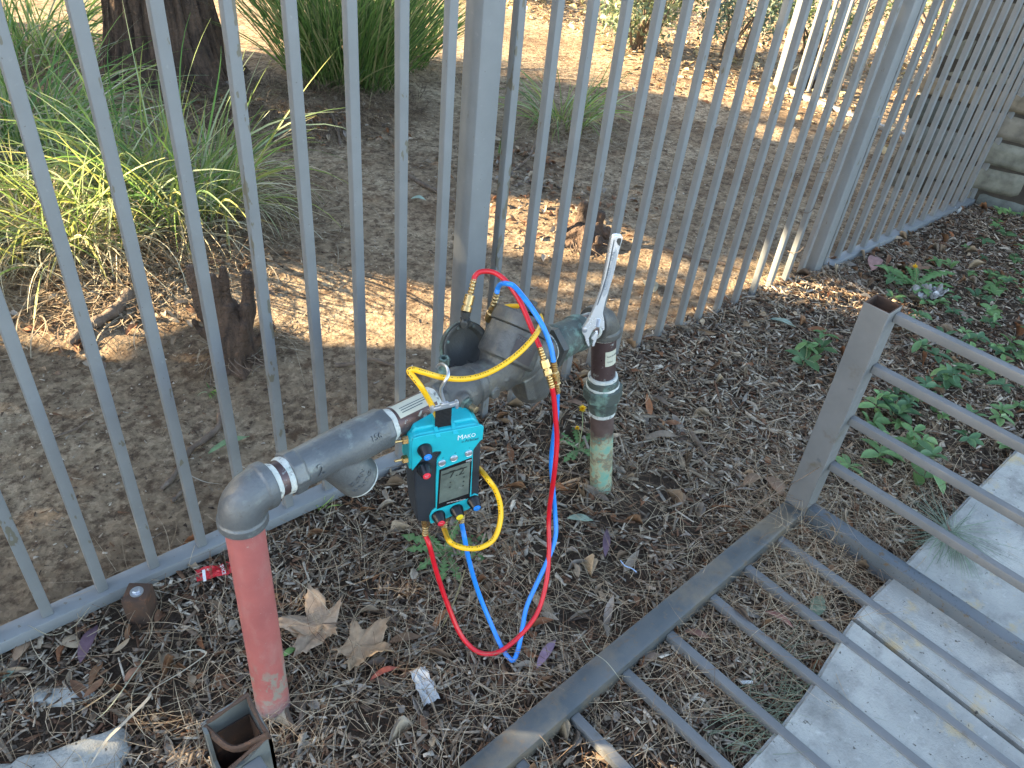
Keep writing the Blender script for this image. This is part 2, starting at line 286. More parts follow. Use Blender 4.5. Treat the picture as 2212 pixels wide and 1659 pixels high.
# concrete path: edge runs just outside the bed, joints cut as real gaps
def slab(name,poly,z0,z1,mat,bev=0.012):
    bm=bmesh.new(); vs=[bm.verts.new((p[0],p[1],z1)) for p in poly]; f=bm.faces.new(vs)
    r=bmesh.ops.extrude_face_region(bm,geom=[f]); 
    for q in r['geom']:
        if isinstance(q,bmesh.types.BMVert): q.co.z=z0
    bmesh.ops.recalc_face_normals(bm,faces=bm.faces[:])
    ed=[e for e in bm.edges if all(abs(q.co.z-z1)<1e-6 for q in e.verts)]
    bmesh.ops.bevel(bm,geom=ed,offset=bev,segments=3,affect='EDGES')
    me=bpy.data.meshes.new(name); bm.to_mesh(me); bm.free(); me.materials.append(mat); me.set_sharp_from_angle(angle=math.radians(40))
    o=bpy.data.objects.new(name,me); COL.objects.link(o); return o
def edgeY(x): return -1.015+0.06*sst(0.85,1.5,x)+0.02*sst(1.5,2.3,x)+0.005*fn(x,0.3,5,2)+0.0015*fn(x,0.3,30,2)
def pathpoly(x0,x1):
    xs=np.arange(x0,x1-0.01,0.02); return [(x,edgeY(x)) for x in xs]+[(x1,edgeY(x1)),(x1,-3.4),(x0,-3.4)]
for x0,x1 in ((-3.2,-0.105),(-0.095,1.322),(1.334,2.75),(2.76,4.2),(4.21,7.5)):
    tag(slab('path',pathpoly(x0,x1),-0.06,0.028,M['concrete'],0.007),kind='structure')
jm=MB(); jm.box((2,-2.2,-0.012),(12,2.3,0.02)); tag(jm.build('path_base',M['mortar']),kind='structure')
# concrete footings poking out of the litter at the lower left
def lump(name,cx,cy,hx,hy,rot,h,label,cat):
    n=46; vs=[];c_,s_=math.cos(rot),math.sin(rot)
    for j in range(n+1):
        for i in range(n+1):
            u=(i/n*2-1)*(hx+0.03); v=(j/n*2-1)*(hy+0.03); x=cx+u*c_-v*s_; y=cy+u*s_+v*c_
            d=min(hx-abs(u),hy-abs(v))+0.022*fn(x,y,14,1)+0.008*fn(x,y,50,2); k=sst(0,0.014,d)
            vs.append(V((x,y,hgt(x,y)-0.03+k*(h+0.03)+0.003*fn(x,y,40,4)+0.0015*fn(x,y,120,6))))
    fs=[(j*(n+1)+i,j*(n+1)+i+1,(j+1)*(n+1)+i+1,(j+1)*(n+1)+i) for j in range(n) for i in range(n)]
    o=MB().add(vs,fs).build(name,M['concrete'],None,smooth=180,fix=False); tag(o,label,cat)
lump('concrete_footing',-0.22,-0.37,0.235,0.16,-0.25,0.022,'rough pale concrete footing at the lower left corner under grass strands','concrete')
lump('stone_slab',-0.03,-0.155,0.06,0.026,-0.62,0.010,'half buried pale stone between the rail and the concrete footing','stone')
# ================================================================ FENCE
SP=0.1
fen=thing('metal_fence','long grey painted picket fence running behind the pipe assembly to the stone wall','fence',(0,0,0))
pk=MB(); pk.box((0,0,0.9),(0.0195,0.0195,1.74),bev=0.0022)
def PX(n): return (n if n<=9 else (n+0.609 if n<=25 else n+1.218))*SP
first=None
for n in range(-5,40):
    lean=0
    if first is None: o=pk.build('picket',M['fence'],fen); first=o
    else: o=first.copy(); COL.objects.link(o); o.parent=fen
    o.location=(PX(n),0,0); o.rotation_euler=(random.uniform(-.002,.002),random.uniform(-.004,.004),random.uniform(-.04,.04))
    if n in(0,): o.data=o.data.copy(); o.data.materials[0]=M['fence_worn']
    if n in(10,5): o.data=o.data.copy(); o.data.materials[0]=M['fence_worn']
    if n==39: o.scale=(1.5,1.3,1)
for px in (0.98,2.641):
    b=MB(); b.box((px,0,0.9),(0.055,0.055,1.95),bev=0.006); b.build('post',M['fence'],fen)
    cp=MB(); cp.box((px,0,1.885),(0.065,0.065,0.02),bev=0.004); cp.build('post_cap',M['fence'],fen)
for a0,b0 in ((-0.62,0.951),(1.009,2.612),(2.670,4.03)):
    b=MB(); b.box(((a0+b0)/2,0,0.0145),(b0-a0,0.042,0.031),bev=0.004); b.build('bottom_rail',M['fence'],fen)
    b=MB(); b.box(((a0+b0)/2,0,1.68),(b0-a0,0.038,0.038),bev=0.004); b.build('top_rail',M['fence'],fen)
def weldring(p,mat,par,nm='weld_seam'):
    b=MB(); b.tube([V((p[0]-.029,p[1]-.0285,p[2])),V((p[0]-.0,p[1]-.0295,p[2]-.002)),V((p[0]+.029,p[1]-.0285,p[2]-.001))],0.0015,6); return b.build(nm,mat,par)
weldring((2.641,0,0.62),M['fence'],fen)
# wire wound round one picket near the far post
wp=PX(24); pts=[]
for i in range(60):
    t=i/59; th=t*2*math.pi*3.1+0.6; r=0.019+0.006*math.sin(t*9)
    pts.append(V((wp+r*math.cos(th),r*math.sin(th),0.10+0.46*t+0.02*math.sin(th))))
pts=pts+[V((wp-0.02,-0.02,0.60))]
tag(MB().tube(pts,0.0011,5,sub=2).build('wire',M['deadwood']),'thin loose wire spiralled up a picket just left of the second fence post','wire')
# second fence, at right angles behind
f2=thing('metal_fence','shorter picket fence with its pickets lit yellow, behind the long one near the shrubs','fence',(4.65,1,0))
A2=V((4.712,1.56,0)); B2=V((4.62,0.40,0)); d2=(B2-A2).normalized(); ax2=(d2,V((-d2.y,d2.x,0)),V((0,0,1)))
MB().box((A2+B2)/2+V((0,0,0.008)),((B2-A2).length,0.04,0.03),ax2,0.004).build('bottom_rail',M['fence'],f2)
MB().box((A2+B2)/2+V((0,0,1.65)),((B2-A2).length,0.04,0.03),ax2,0.004).build('top_rail',M['fence'],f2)
MB().box(A2-d2*0.03+V((0,0,0.9)),(0.05,0.05,1.8),ax2,0.005).build('post',M['fence'],f2)
for i in range(1,12): MB().box(A2+d2*(i*0.1)+V((0,0,0.85)),(0.019,0.019,1.6),ax2,0.002).build('picket',M['fence'],f2)
# ================================================================ STONE WALL
sw=thing('stone_wall','stacked grey and tan stone wall where the long fence ends','wall',(4.3,-0.4,0))
WA=V((3.872,0.325,0)); WB=V((4.125,-0.25,0)); dw=(WB-WA).normalized(); nw=V((dw.y,-dw.x,0)); 
if nw.x>0: nw=-nw
WL=1.55; off=MB(); off.prism([WA,WA+dw*WL,WA+dw*WL-nw*0.5,WA-nw*0.5],V((0,0,1.75))).build('core',M['mortar'],sw)
vs=[];fs=[];cs=[];z=-0.02;rr=random.Random(3)
pal=[(0.12,0.12,0.10),(0.16,0.135,0.10),(0.10,0.11,0.105),(0.17,0.125,0.095),(0.13,0.12,0.10),(0.085,0.095,0.09)]
while z<1.72:
    hh=rr.choice((0.07,0.09,0.12,0.15)); u=-0.02+rr.uniform(-.03,0)
    while u<WL:
        ww=rr.uniform(0.14,0.34) if hh>0.055 else rr.uniform(0.12,0.30); g=0.0025; c=rr.choice(pal); kq=rr.uniform(.75,1.2); c=tuple(k*kq for k in c); dp=rr.uniform(0.008,0.028); nu,nvv=9,6; b=len(vs)
        tl=rr.uniform(-.006,.006); seed=rr.uniform(0,99)
        for j in range(nvv+1):
            for i in range(nu+1):
                a=i/nu*2-1; q=j/nvv*2-1; e=(abs(a)**6+abs(q)**4); 
                edge=min(1,max(0,(1-max(abs(a)**5,abs(q)**5)))); su=math.copysign(min(1,abs(a)*(1.0-0.03*abs(q)**3)),a); sv=math.copysign(min(1,abs(q)*(1-0.06*abs(a)**4)),q)
                nn_=noise.noise(V((u*9+a*1.3,z*9+q*1.3,seed)))*0.006+noise.noise(V((u*30+a*4,z*30+q*3,seed)))*0.003
                P=WA+dw*(u+g+(ww-2*g)*(su+1)/2+nn_*0.5)+V((0,0,z+g+(hh-2*g)*(sv+1)/2+tl*a+nn_*0.5))+nw*((dp+nn_)*edge**0.5-0.006)
                vs.append(P); cs.append(c)
        for j in range(nvv):
            for i in range(nu): k=b+j*(nu+1)+i; fs.append((k,k+1,k+nu+2,k+nu+1))
        u+=ww
    z+=hh
npmesh('stonework',np.array(vs),np.array(fs),np.array(cs),M['stone'],sw,True)
# ================================================================ LOOSE CAGE FRAME
C0=V((1.51,-0.700,0)); av=V((-1.385,-0.060,0)).normalized(); dv=V((0.045,-0.999,0)).normalized(); ZZ=V((0,0,1)); T=0.055; cax=(av,dv,ZZ)
cg=thing('loose_fence_cage','grey welded picket cage frame lying on the mulch and the concrete path','cage',C0)
def hollow(c0,c1,ax,t,wall,name,mat,par,notch=False):
    """square tube open at its end c1"""
    X,Y=ax; d=(c1-c0); L=d.length; d=d.normalized(); b=MB(); h=t/2
    o=[(-h,-h),(h,-h),(h,h),(-h,h)]; q=[(k[0]*(1-2*wall/t),k[1]*(1-2*wall/t)) for k in o]
    vs=[c0+X*a+Y*e for a,e in o]+[c1+X*a+Y*e for a,e in o]+[c1+X*a+Y*e for a,e in q]+[c1-d*0.22+X*a+Y*e for a,e in q]
    fs=[(0,3,2,1)]+[(i,(i+1)%4,4+(i+1)%4,4+i) for i in range(4)]+[(4+i,4+(i+1)%4,8+(i+1)%4,8+i) for i in range(4)]+[(8+i,8+(i+1)%4,12+(i+1)%4,12+i) for i in range(4)]+[(12,13,14,15)]
    b.add(vs,fs); o=b.build(name,mat,par); o.data.materials.append(M['rust'])
    for pi in range(5,14): o.data.polygons[pi].material_index=1
    bv=o.modifiers.new('bevel','BEVEL'); bv.width=0.004; bv.segments=2; bv.limit_method='ANGLE'; return o
# corner post B (stands up) with its open end
hollow(C0+ZZ*0.0,C0+ZZ*0.632+V((-0.043,0,0)),(av,dv),T,0.0035,'corner_post',M['cage'],cg)
# tube A on the ground
Aend=C0+av*1.385
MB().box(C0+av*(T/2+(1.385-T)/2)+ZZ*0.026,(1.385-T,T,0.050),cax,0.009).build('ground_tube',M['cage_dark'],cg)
# angle iron along the corner and its closing rails
ang=MB(); s0=C0+dv*(T/2); Ld=1.15
ang.box(s0+dv*Ld/2+av*0.020+ZZ*0.030,(0.004,Ld,0.058),cax,0.001)
ang.box(s0+dv*Ld/2+av*0.003+ZZ*0.0575,(0.030,Ld,0.004),cax,0.001)
ang.box(s0+dv*Ld/2-av*0.012+ZZ*0.0075,(0.045,Ld,0.005),cax,0.001)
M['cage_blue']=surf('blue_grey_angle_steel',(0.085,0.105,0.125),(0.11,0.125,0.14),10,0.45,0.2,0.25,400,[((0.10,0.075,0.05),50,0.58,0.66),((0.03,0.035,0.04),130,0.60,0.68)],rr=(0.3,0.5))
ang.build('angle_iron',M['cage_blue'],cg)
lp=MB(); lp.box((0,0,0),(0.0195,Ld,0.0195),cax,0.002)
cp0=None
def cpick(P):
    global cp0
    c=P+dv*(T/2+Ld/2)
    if cp0 is None: 
        o=lp.build('picket',M['cage'],cg); cp0=o
    else: o=cp0.copy(); COL.objects.link(o); o.parent=cg
    o.location=c
for v_ in lp.v: pass
for s in (0.045,0.193,0.336,0.483,0.612): cpick(C0-av*(0.0)+ZZ*s+V((-0.07*s-0.0,0,0))+V((0.012,0,0)))
for s in (0.13,0.267,0.399,0.547,0.685,0.828,0.965,1.10,1.24): cpick(C0+av*s+ZZ*0.022)
# corner post C at the near end, torn open end with a slot cut in its side
Cb=Aend+av*0.012+dv*0.0; top=0.615; h=0.025
pc=MB()
def plate(p0,p1,zt0,zt1,nrm,mid=None):
    n=12; ps=[]
    for i in range(n+1):
        t=i/n; z=zt0+(zt1-zt0)*t+(mid*math.sin(math.pi*t) if mid else 0)+0.004*fn(i*0.37,p0.x*40+p0.y*60,1.0,2); ps.append(V(p0)*(1-t)+V(p1)*t+ZZ*z)
    poly=[V(p0)]+ps+[V(p1)]
    pc.prism(poly,nrm)
q=[Cb+V((-h,-h,0)),Cb+V((h,-h,0)),Cb+V((h,h,0)),Cb+V((-h,h,0))]; wl=0.0035
plate(q[0],q[1],top-0.03,top-0.012,V((0,wl,0)),-0.004)      # street side, lower
plate(q[1],q[2],top-0.012,top,V((-wl,0,0)))
plate(q[2],q[3],top,top-0.008,V((0,-wl,0)),0.003)
pc.prism([q[3],q[3]+ZZ*(top-0.008),q[3]+V((0,-0.012,top-0.010)),q[3]+V((0,-0.014,top-0.06)),q[3]+V((0,-0.042,top-0.075)),q[0]+ZZ*(top-0.03),q[0]],V((wl,0,0)))
M['cage_old']=surf('weathered_cage_paint',(0.125,0.135,0.130),(0.085,0.092,0.088),20,0.6,0,0.3,300,[((0.07,0.05,0.035),30,0.56,0.66)])
o=pc.build('corner_post',M['cage_old'],cg,smooth=20)
rim=MB()
for e0,e1,zs in ((q[0],q[1],(top-0.030,top-0.012)),(q[1],q[2],(top-0.012,top)),(q[2],q[3],(top,top-0.008))): 
    mid_=(Cb-(e0+e1)/2); mid_.z=0; mid_.normalize(); rim.tube([e0+mid_*0.002+ZZ*zs[0],(e0+e1)/2+mid_*0.003+ZZ*(sum(zs)/2+0.001),e1+mid_*0.002+ZZ*zs[1]],lambda t:0.0020*(1+0.2*math.sin(t*11)),7)
rim.build('rusty_rim',M['rust'],cg)
st=MB(); st.tube([q[3]+V((0.002,0,top-0.012)),Cb+V((-0.008,-0.006,top-0.026)),q[1]+V((-0.002,0.002,top-0.010))],0.0028,8,flat=2.2).build('torn_strip',M['rust'],cg)
inn=MB()
for sx,sy in((0,1),(0,-1),(1,0)): inn.box(Cb+V((sx*0.0205,sy*0.0205,top-0.25)),(0.001 if sx else 0.040,0.001 if sy else 0.040,0.44))
inn.box(Cb+ZZ*(top-0.46),(0.042,0.042,0.004)).build('inner_rust',M['rust'],cg)
for zz in (0.585,0.45,0.31,0.17): MB().box(Cb+dv*(h+0.14)+ZZ*(zz-0.01),(0.0195,0.28,0.0195),cax,0.002).build('picket',M['cage'],cg)
# ================================================================ RUSTY BLOCK
P=onz(308,1318); R=thing('rusty_bolt_block','rusty square steel stub with a silver bolt and washer in its top','post',P)
bxax=(V((0.80,-0.60,0)),V((0.60,0.80,0)),ZZ)
MB().box(P+ZZ*0.02,(0.046,0.046,0.075),bxax,0.003).build('block',M['rust'],R)
MB().lathe(P+ZZ*0.0576,ZZ,[(0,0.0125),(0.0018,0.0125)],28).build('washer',M['zinc'],R)
MB().lathe(P+ZZ*0.0594,ZZ,[(0,0.0075),(0.0045,0.0075),(0.0055,0.0062)],6).build('bolt',M['zinc'],R,smooth=20)
# ================================================================ BACKFLOW ASSEMBLY
E1=V((0.267,-0.407,0.540)); E2=V((1.113,-0.304,0.494)); AXV=E2-E1; AL=AXV.length; A=AXV.normalized(); N=V((A.y,-A.x,0)).normalized(); U2=A.cross(N); 
if U2.z<0: U2=-U2
def pp(t,a=0,n=0,z=0): return E1+AXV*t+A*a+N*n+U2*z
def tl(t): return t*AL
BA=thing('backflow_preventer','bronze backflow preventer pipe assembly with strainer standing on two risers','backflow preventer',(0.263,-0.406,0))
def lat(o,d,prof,name,mat,par=BA,seg=32,**kw): 
    return MB().lathe(o,d,prof,seg,jit=kw.pop('jit',0)).build(name,mat,par,**kw)
B1=V((0.263,-0.406,0)); B2b=V((1.159,-0.360,0))
# red riser
lat(B1-ZZ*0.08,(E1-B1),[(0,0.0300),(0.10,0.0300),(0.14,0.0297),(0.575,0.0280)],'red_riser',M['red_paint'],seg=48)
lat(E1-ZZ*0.052,ZZ,[(0,0.0282),(0.003,0.0292),(0.010,0.0292),(0.014,0.028)],'thread_dope',M['dope'],jit=0.05)
# elbows as swept, flared fittings
def elbow(c,d1,d2,r,l1,l2,name,mat,par,R=0.034,rc=0.0375):
    """from c+d1*l1 through c to c+d2*l2"""
    b=MB(); a0=c+d1*R; a1=c+d2*R; pts=[c+d1*l1]; P=[]
    n=14
    arc=[]
    for i in range(n+1):
        t=i/n; arc.append((a0*(1-t)**2)+(c*2*t*(1-t))+(a1*t*t))
    path=[c+d1*l1]+arc+[c+d2*l2]
    b.tube(path,r,32,sub=1)
    b.lathe(c+d1*(l1-0.016),d1,[(0,r*0.98),(0.002,rc),(0.015,rc),(0.017,rc-0.002)],36)
    b.lathe(c+d2*(l2-0.016),d2,[(0,r*0.98),(0.002,rc),(0.015,rc),(0.017,rc-0.002)],36)
    return b.build(name,mat,par,remesh=0.0016,it=3)
def bulge(c,r): return None
elbow(E1,-ZZ,A,0.0335,0.050,tl(0.053),'elbow',M['bronze_light'],BA,0.040,0.0362)
# short nipple with white dope
lat(pp(0.045),A,[(0,0.0272),(0.05,0.0272)],'nipple',M['copper'])
for t0 in (0.053,0.079): lat(pp(t0),A,[(0,0.0300),(0.003,0.0305),(0.009,0.0287),(0.011,0.0275)] if t0<0.06 else [(0,0.0275),(0.003,0.0295),(0.008,0.0305),(0.010,0.030)],'thread_dope',M['dope'],jit=0.08)
# strainer
sb=MB(); sb.lathe(pp(0.088),A,[(0,0.0335),(0.003,0.0352),(0.018,0.0352),(0.021,0.033)],8)
sb.lathe(pp(0.105),A,[(-0.004,0.030),(0.01,0.0305),(0.05,0.0325),(0.09,0.034),(0.13,0.0345),(0.158,0.0335),(0.162,0.031)],36)
sb.lathe(pp(0.286),A,[(0,0.033),(0.002,0.0352),(0.014,0.0352),(0.016,0.033)],8)
ys=(A*0.62-U2*0.78+N*0.06).normalized(); y0=pp(0.172)
sb.lathe(y0,ys,[(0,0.031),(0.04,0.033),(0.075,0.0355),(0.085,0.0362),(0.092,0.0362),(0.094,0.0345)],36)
sb.prism([pp(0.21,0,0.002,-0.02),pp(0.29,0,0.002,-0.033),pp(0.28,0,0.002,-0.045),pp(0.24,0,0.002,-0.065)],-N*0.004)
STR=sb.build('strainer',M['bronze_light'],BA,remesh=0.0016,it=4)
lat(y0+ys*0.0945,ys,[(-0.0005,0.0348),(0.0015,0.0354),(0.003,0.0335)],'gasket_ring',M['dope'],STR,jit=0.02)
# brown pipe + sticker
lat(pp(0.296),A,[(0,0.0272),(tl(0.15),0.0272)],'copper_pipe',M['copper'],seg=48)
lat(pp(0.304),A,[(0,0.030),(0.003,0.030),(0.009,0.0285),(0.012,0.0275)],'thread_dope',M['dope'],jit=0.08)
def wrap(t0,t1,th0,th1,r,mat,name,par,center=None,ax=None,a=None,b=None,n=14):
    """thin label curved round a pipe; angle 0 = up, + = towards the street"""
    c=center if center else pp(0); ax=ax or A; a=a or U2; b=b or N; vs=[];nn_=n
    for k in range(nn_+1):
        th=th0+(th1-th0)*k/nn_
        for s in (t0,t1): vs.append(c+ax*s+(a*math.cos(th)+b*math.sin(th))*r)
    fs=[(2*k,2*k+1,2*k+3,2*k+2) for k in range(nn_)]
    return MB().add(vs,fs).build(name,mat,par,fix=False)
STK=wrap(tl(0.325),tl(0.425),-0.35,0.75,0.0277,M['sticker'],'pipe_sticker',BA)
for i in range(3): wrap(tl(0.335),tl(0.41-0.012*i),0.12+0.16*i,0.17+0.16*i,0.02785,M['dark_ink'],'sticker_line',STK,n=2)
# ball valve at inlet
vb=MB(); vb.lathe(pp(0.425),A,[(0,0.031),(0.002,0.036),(0.014,0.037),(0.017,0.033)],8)
vb.lathe(pp(0.442),A,[(0,0.033),(0.010,0.037),(0.03,0.043),(0.055,0.043),(0.070,0.039),(0.074,0.0345)],36)
vb.lathe(pp(0.530),A,[(0,0.0345),(0.002,0.0375),(0.016,0.0375),(0.018,0.034)],36)
vb.lathe(pp(0.468,0,0.02,0.012),N,[(0,0.017),(0.022,0.0165),(0.026,0.014)],20)
BV=vb.build('inlet_valve',M['bronze'],BA,remesh=0.0016,it=3)
sn=pp(0.468,0,0.044,0.012)
MB().lathe(sn,N,[(-0.003,0.0135),(0.006,0.0135),(0.007,0.012)],6).lathe(sn,N,[(0.006,0.0075),(0.008,0.0085),(0.014,0.0085)],8).build('stem_nut',M['bronze_green'],BV,smooth=25)
MB().lathe(sn,N,[(0.012,0.0065),(0.026,0.0065),(0.027,0.005)],16).build('stem',M['brass_old'],BV)
lat(pp(0.428),A,[(-0.010,0.0275),(-0.006,0.0295),(0.0,0.0315)],'thread_dope',M['dope'],jit=0.08)
# inlet test cock
def cock(o,d,par,name='test_cock',L=0.045,mat='bronze_green',side=None):
    d=V(d).normalized(); b=MB(); b.lathe(o,d,[(0,0.0075),(L*0.28,0.0075)],14).lathe(o,d,[(L*0.28,0.0098),(L*0.52,0.0098)],6)
    b.lathe(o,d,[(L*0.52,0.0068),(L*0.72,0.0066)],16).lathe(o,d,[(L*0.70,0.0088),(L,0.0088),(L,0.0055),(L*0.8,0.005)],8,cap=True)
    s=side or N; b.lathe(o+d*L*0.4,s,[(0.004,0.0068),(0.0135,0.0066),(0.0145,0.0052)],14); b.box(o+d*L*0.4+s*0.0145,(0.0086,0.0018,0.003),(d.cross(s),s,d))
    return b.build(name,M[mat],par,smooth=25)
cock(pp(0.462,0,-0.006,0.034),U2-A*0.12,BA,L=0.048,side=-A)
# main Y body of the backflow preventer
b1=(A*0.58+U2*0.80-N*0.14).normalized(); c1=pp(0.625)
b2=(A*0.42-U2*0.90+N*0.05).normalized(); c2=pp(0.70)
mb=MB(); mb.lathe(pp(0.552),A,[(0,0.0335),(0.006,0.0345),(0.02,0.033),(0.05,0.036)],36)
mb.lathe(pp(0.60),A,[(0,0.036),(0.07,0.040),(0.12,0.036),(tl(0.19),0.0315)],36)
mb.lathe(c1,b1,[(-0.030,0.028),(-0.005,0.043),(0.018,0.0475),(0.022,0.0550),(0.030,0.0560),(0.082,0.0530),(0.083,0.0520)],40)
mb.lathe(c2,b2,[(-0.01,0.034),(0.03,0.0415),(0.08,0.0405),(0.095,0.036),(0.103,0.024),(0.105,0.008)],40)
# cast web between the two legs
w0=pp(0.66,0,0.014,-0.02); mb.prism([w0,w0+A*0.075+U2*0.01,w0+A*0.055-U2*0.065,w0+A*0.02-U2*0.05],N*0.024)
for aa in (-0.6,0.1): 
    dd_=(N*math.cos(aa)+A*math.sin(aa)); mb.tube([c1+b1*0.004+dd_*0.040,c1+b1*0.07+dd_*0.049],0.006,8)
mb.lathe(pp(0.57,0,0.02,-0.012),N,[(0,0.012),(0.018,0.011)],14)
MBO=mb.build('valve_body',M['bronze'],BA,remesh=0.0015,it=3)
cv=MB(); cv.lathe(c1+b1*0.0835,b1,[(0,0.0540),(0.002,0.0565),(0.024,0.0565),(0.0275,0.0543),(0.028,0.03)],48)
CV=cv.build('check_cover',M['bronze'],BA,smooth=30)
MB().lathe(c1+b1*0.113+A*0.012,b1,[(0,0.0205),(0.010,0.0205),(0.012,0.018)],6).lathe(c1+b1*0.124+A*0.012,b1,[(0,0.009),(0.011,0.009),(0.0125,0.007)],12).build('cover_nut',M['bronze_dark'],CV,smooth=25)
sd=(A*0.75-N*0.65).normalized()
MB().lathe(c1+b1*0.10+A*0.022,(A*0.6+N*0.4+U2*0.2),[(0,0.007),(0.022,0.007)],14).build('cover_plug',M['bronze_dark'],CV)
# nameplate on the upper leg, facing street
pn=(N*0.98-A*0.05-b1*0.02).normalized()
def vpl(zx,zy,P,n): return onpl(1650*W/4032+zx*0.33149*W/4032,1050*W/4032+zy*0.33149*W/4032,P,n)
PB=c1+N*0.0428
pl_n=(PB-c1).normalized()
bq=b1.cross(pl_n).normalized()
if bq.dot(A)<0: bq=-bq
vs=[];c_=c1
NA,NT=8,4
for i in range(NA+1):
    th=-0.92+(i/NA)*0.85
    for j in range(NT+1):
        s=0.034+0.044*j/NT; rr_=0.0566
        d_=(pl_n*math.cos(th)+bq*math.sin(th)); vs.append(c_+b1*s+d_*rr_)
fs=[(i*(NT+1)+j,i*(NT+1)+j+1,(i+1)*(NT+1)+j+1,(i+1)*(NT+1)+j) for i in range(NA) for j in range(NT)]
NP=MB().add(vs,fs).build('nameplate',M['plate'],MBO,fix=False)
# relief valve housing behind and left
rc=ondep(1007,752,1.42); rn=(V((-0.085,-0.97,0.48))).normalized()
rv=MB(); rv.lathe(rc,rn,[(-0.034,0.012),(-0.030,0.036),(-0.016,0.047),(0.0,0.049),(0.004,0.048),(0.004,0.0450),(0.001,0.0395),(-0.012,0.036),(-0.014,0.030),(-0.012,0.004)],44)
RV=rv.build('relief_valve',M['bronze_dark'],BA,smooth=30)
MB().lathe(rc,rn,[(-0.012,0.0492),(-0.004,0.0508),(0.001,0.0500)],44,cap=False).build('relief_rim',M['bronze_green'],RV,smooth=30)
ra=rn.cross(ZZ).normalized(); rb=rn.cross(ra)
for k in range(8):
    th=k*math.pi/4+0.25; MB().lathe(rc+(ra*math.cos(th)+rb*math.sin(th))*0.0425+rn*0.0025,rn,[(0,0.0032),(0.0025,0.0032),(0.003,0.0022)],8).build('screw',M['bronze_green'],RV)
MB().tube([rc+ra*0.0-rb*0.0-ZZ*0.042+rn*0.002,rc-ZZ*0.05+A*0.03+rn*0.004,pp(0.585,0,-0.01,0.01)],0.0125,16).build('relief_elbow',M['bronze'],RV)
ck_o=rc+ZZ*0.045-rn*0.010; CK=cock(ck_o,ZZ,BA,L=0.036,mat='bronze_dark',side=(N*0.6-A*0.8).normalized())
# outlet: neck, hex, valve, nipple, elbow
ov=MB(); ov.lathe(pp(0.745),A,[(0,0.033),(0.03,0.033)],36); ov.build('outlet_neck',M['bronze'],BA)
lat(pp(0.772),A,[(0,0.0325),(0.003,0.0335),(0.007,0.0325)],'thread_dope',M['dope'],jit=0.03)
MB().lathe(pp(0.779),A,[(0,0.034),(0.001,0.045),(0.016,0.045),(0.018,0.040)],6,ref=U2+N*0.2).build('hex_nut',M['bronze_dark'],BA,smooth=20)
ob=MB(); ob.lathe(pp(0.799),A,[(0,0.038),(0.004,0.0400),(0.012,0.040),(0.02,0.0375),(0.05,0.0365),(0.066,0.036),(0.070,0.0385),(0.086,0.0385),(0.090,0.034)],36)
ob.build('outlet_valve',M['bronze_green'],BA,smooth=30)
lat(pp(0.900),A,[(0,0.0272),(0.06,0.0272)],'nipple',M['copper'])
lat(pp(0.905),A,[(0,0.0305),(0.004,0.029),(0.008,0.0278)],'thread_dope',M['dope'],jit=0.08); 
dn=(B2b-E2).normalized()
elbow(E2+U2*0.004,-A,dn,0.0335,0.040,0.040,'elbow',M['bronze'],BA,0.038,0.0372)
lat(pp(0.938),A,[(0,0.0278),(0.003,0.0305),(0.006,0.0305)],'thread_dope',M['dope'],jit=0.08)
r_=lambda s:E2+dn*s; LR=(B2b-E2).length
lat(r_(0.030),dn,[(0,0.0272),(0.148,0.0272)],'copper_pipe',M['copper'],seg=40)
lat(r_(0.0365),dn,[(0,0.0298),(0.003,0.0298),(0.006,0.028)],'thread_dope',M['dope'],jit=0.05)
ra_=dn.cross(FW).normalized(); rb_=ra_.cross(dn).normalized()
if rb_.dot(FW)>0: rb_=-rb_
if ra_.dot(RT)<0: ra_=-ra_
def rsb(s0,th0,sl=0.0):
    return lambda co: E2+dn*(s0-co.y-sl*co.x)+(rb_*math.cos(th0+co.x/0.0281)+ra_*math.sin(th0+co.x/0.0281))*(0.02805+co.z)
RS=wrap(0.066,0.104,0.0,1.15,0.0278,M['sticker'],'pipe_sticker',BA,center=E2,ax=dn,a=rb_,b=ra_)
pass
un=MB(); un.lathe(r_(0.150),dn,[(0,0.031),(0.003,0.035),(0.016,0.036),(0.018,0.034)],40)
un.lathe(r_(0.205),dn,[(0,0.038),(0.004,0.0385),(0.016,0.034),(0.022,0.0335),(0.034,0.0325),(0.036,0.029)],40)
UN=un.build('union',M['bronze_green'],BA,smooth=30)
MB().lathe(r_(0.170),dn,[(0,0.038),(0.004,0.0445),(0.032,0.0445),(0.037,0.039)],8,ref=rb_).build('union_nut',M['bronze_green'],BA,smooth=15)
for s,r1 in ((0.143,0.0335),(0.164,0.0375),(0.243,0.0305)): lat(r_(s),dn,[(0,r1-0.003),(0.003,r1),(0.007,r1),(0.010,r1-0.003)],'thread_dope',M['dope'],jit=0.06)
lat(r_(0.235),dn,[(0,0.0272),(LR-0.235+0.06,0.0272)],'green_riser',M['patina'],seg=40)
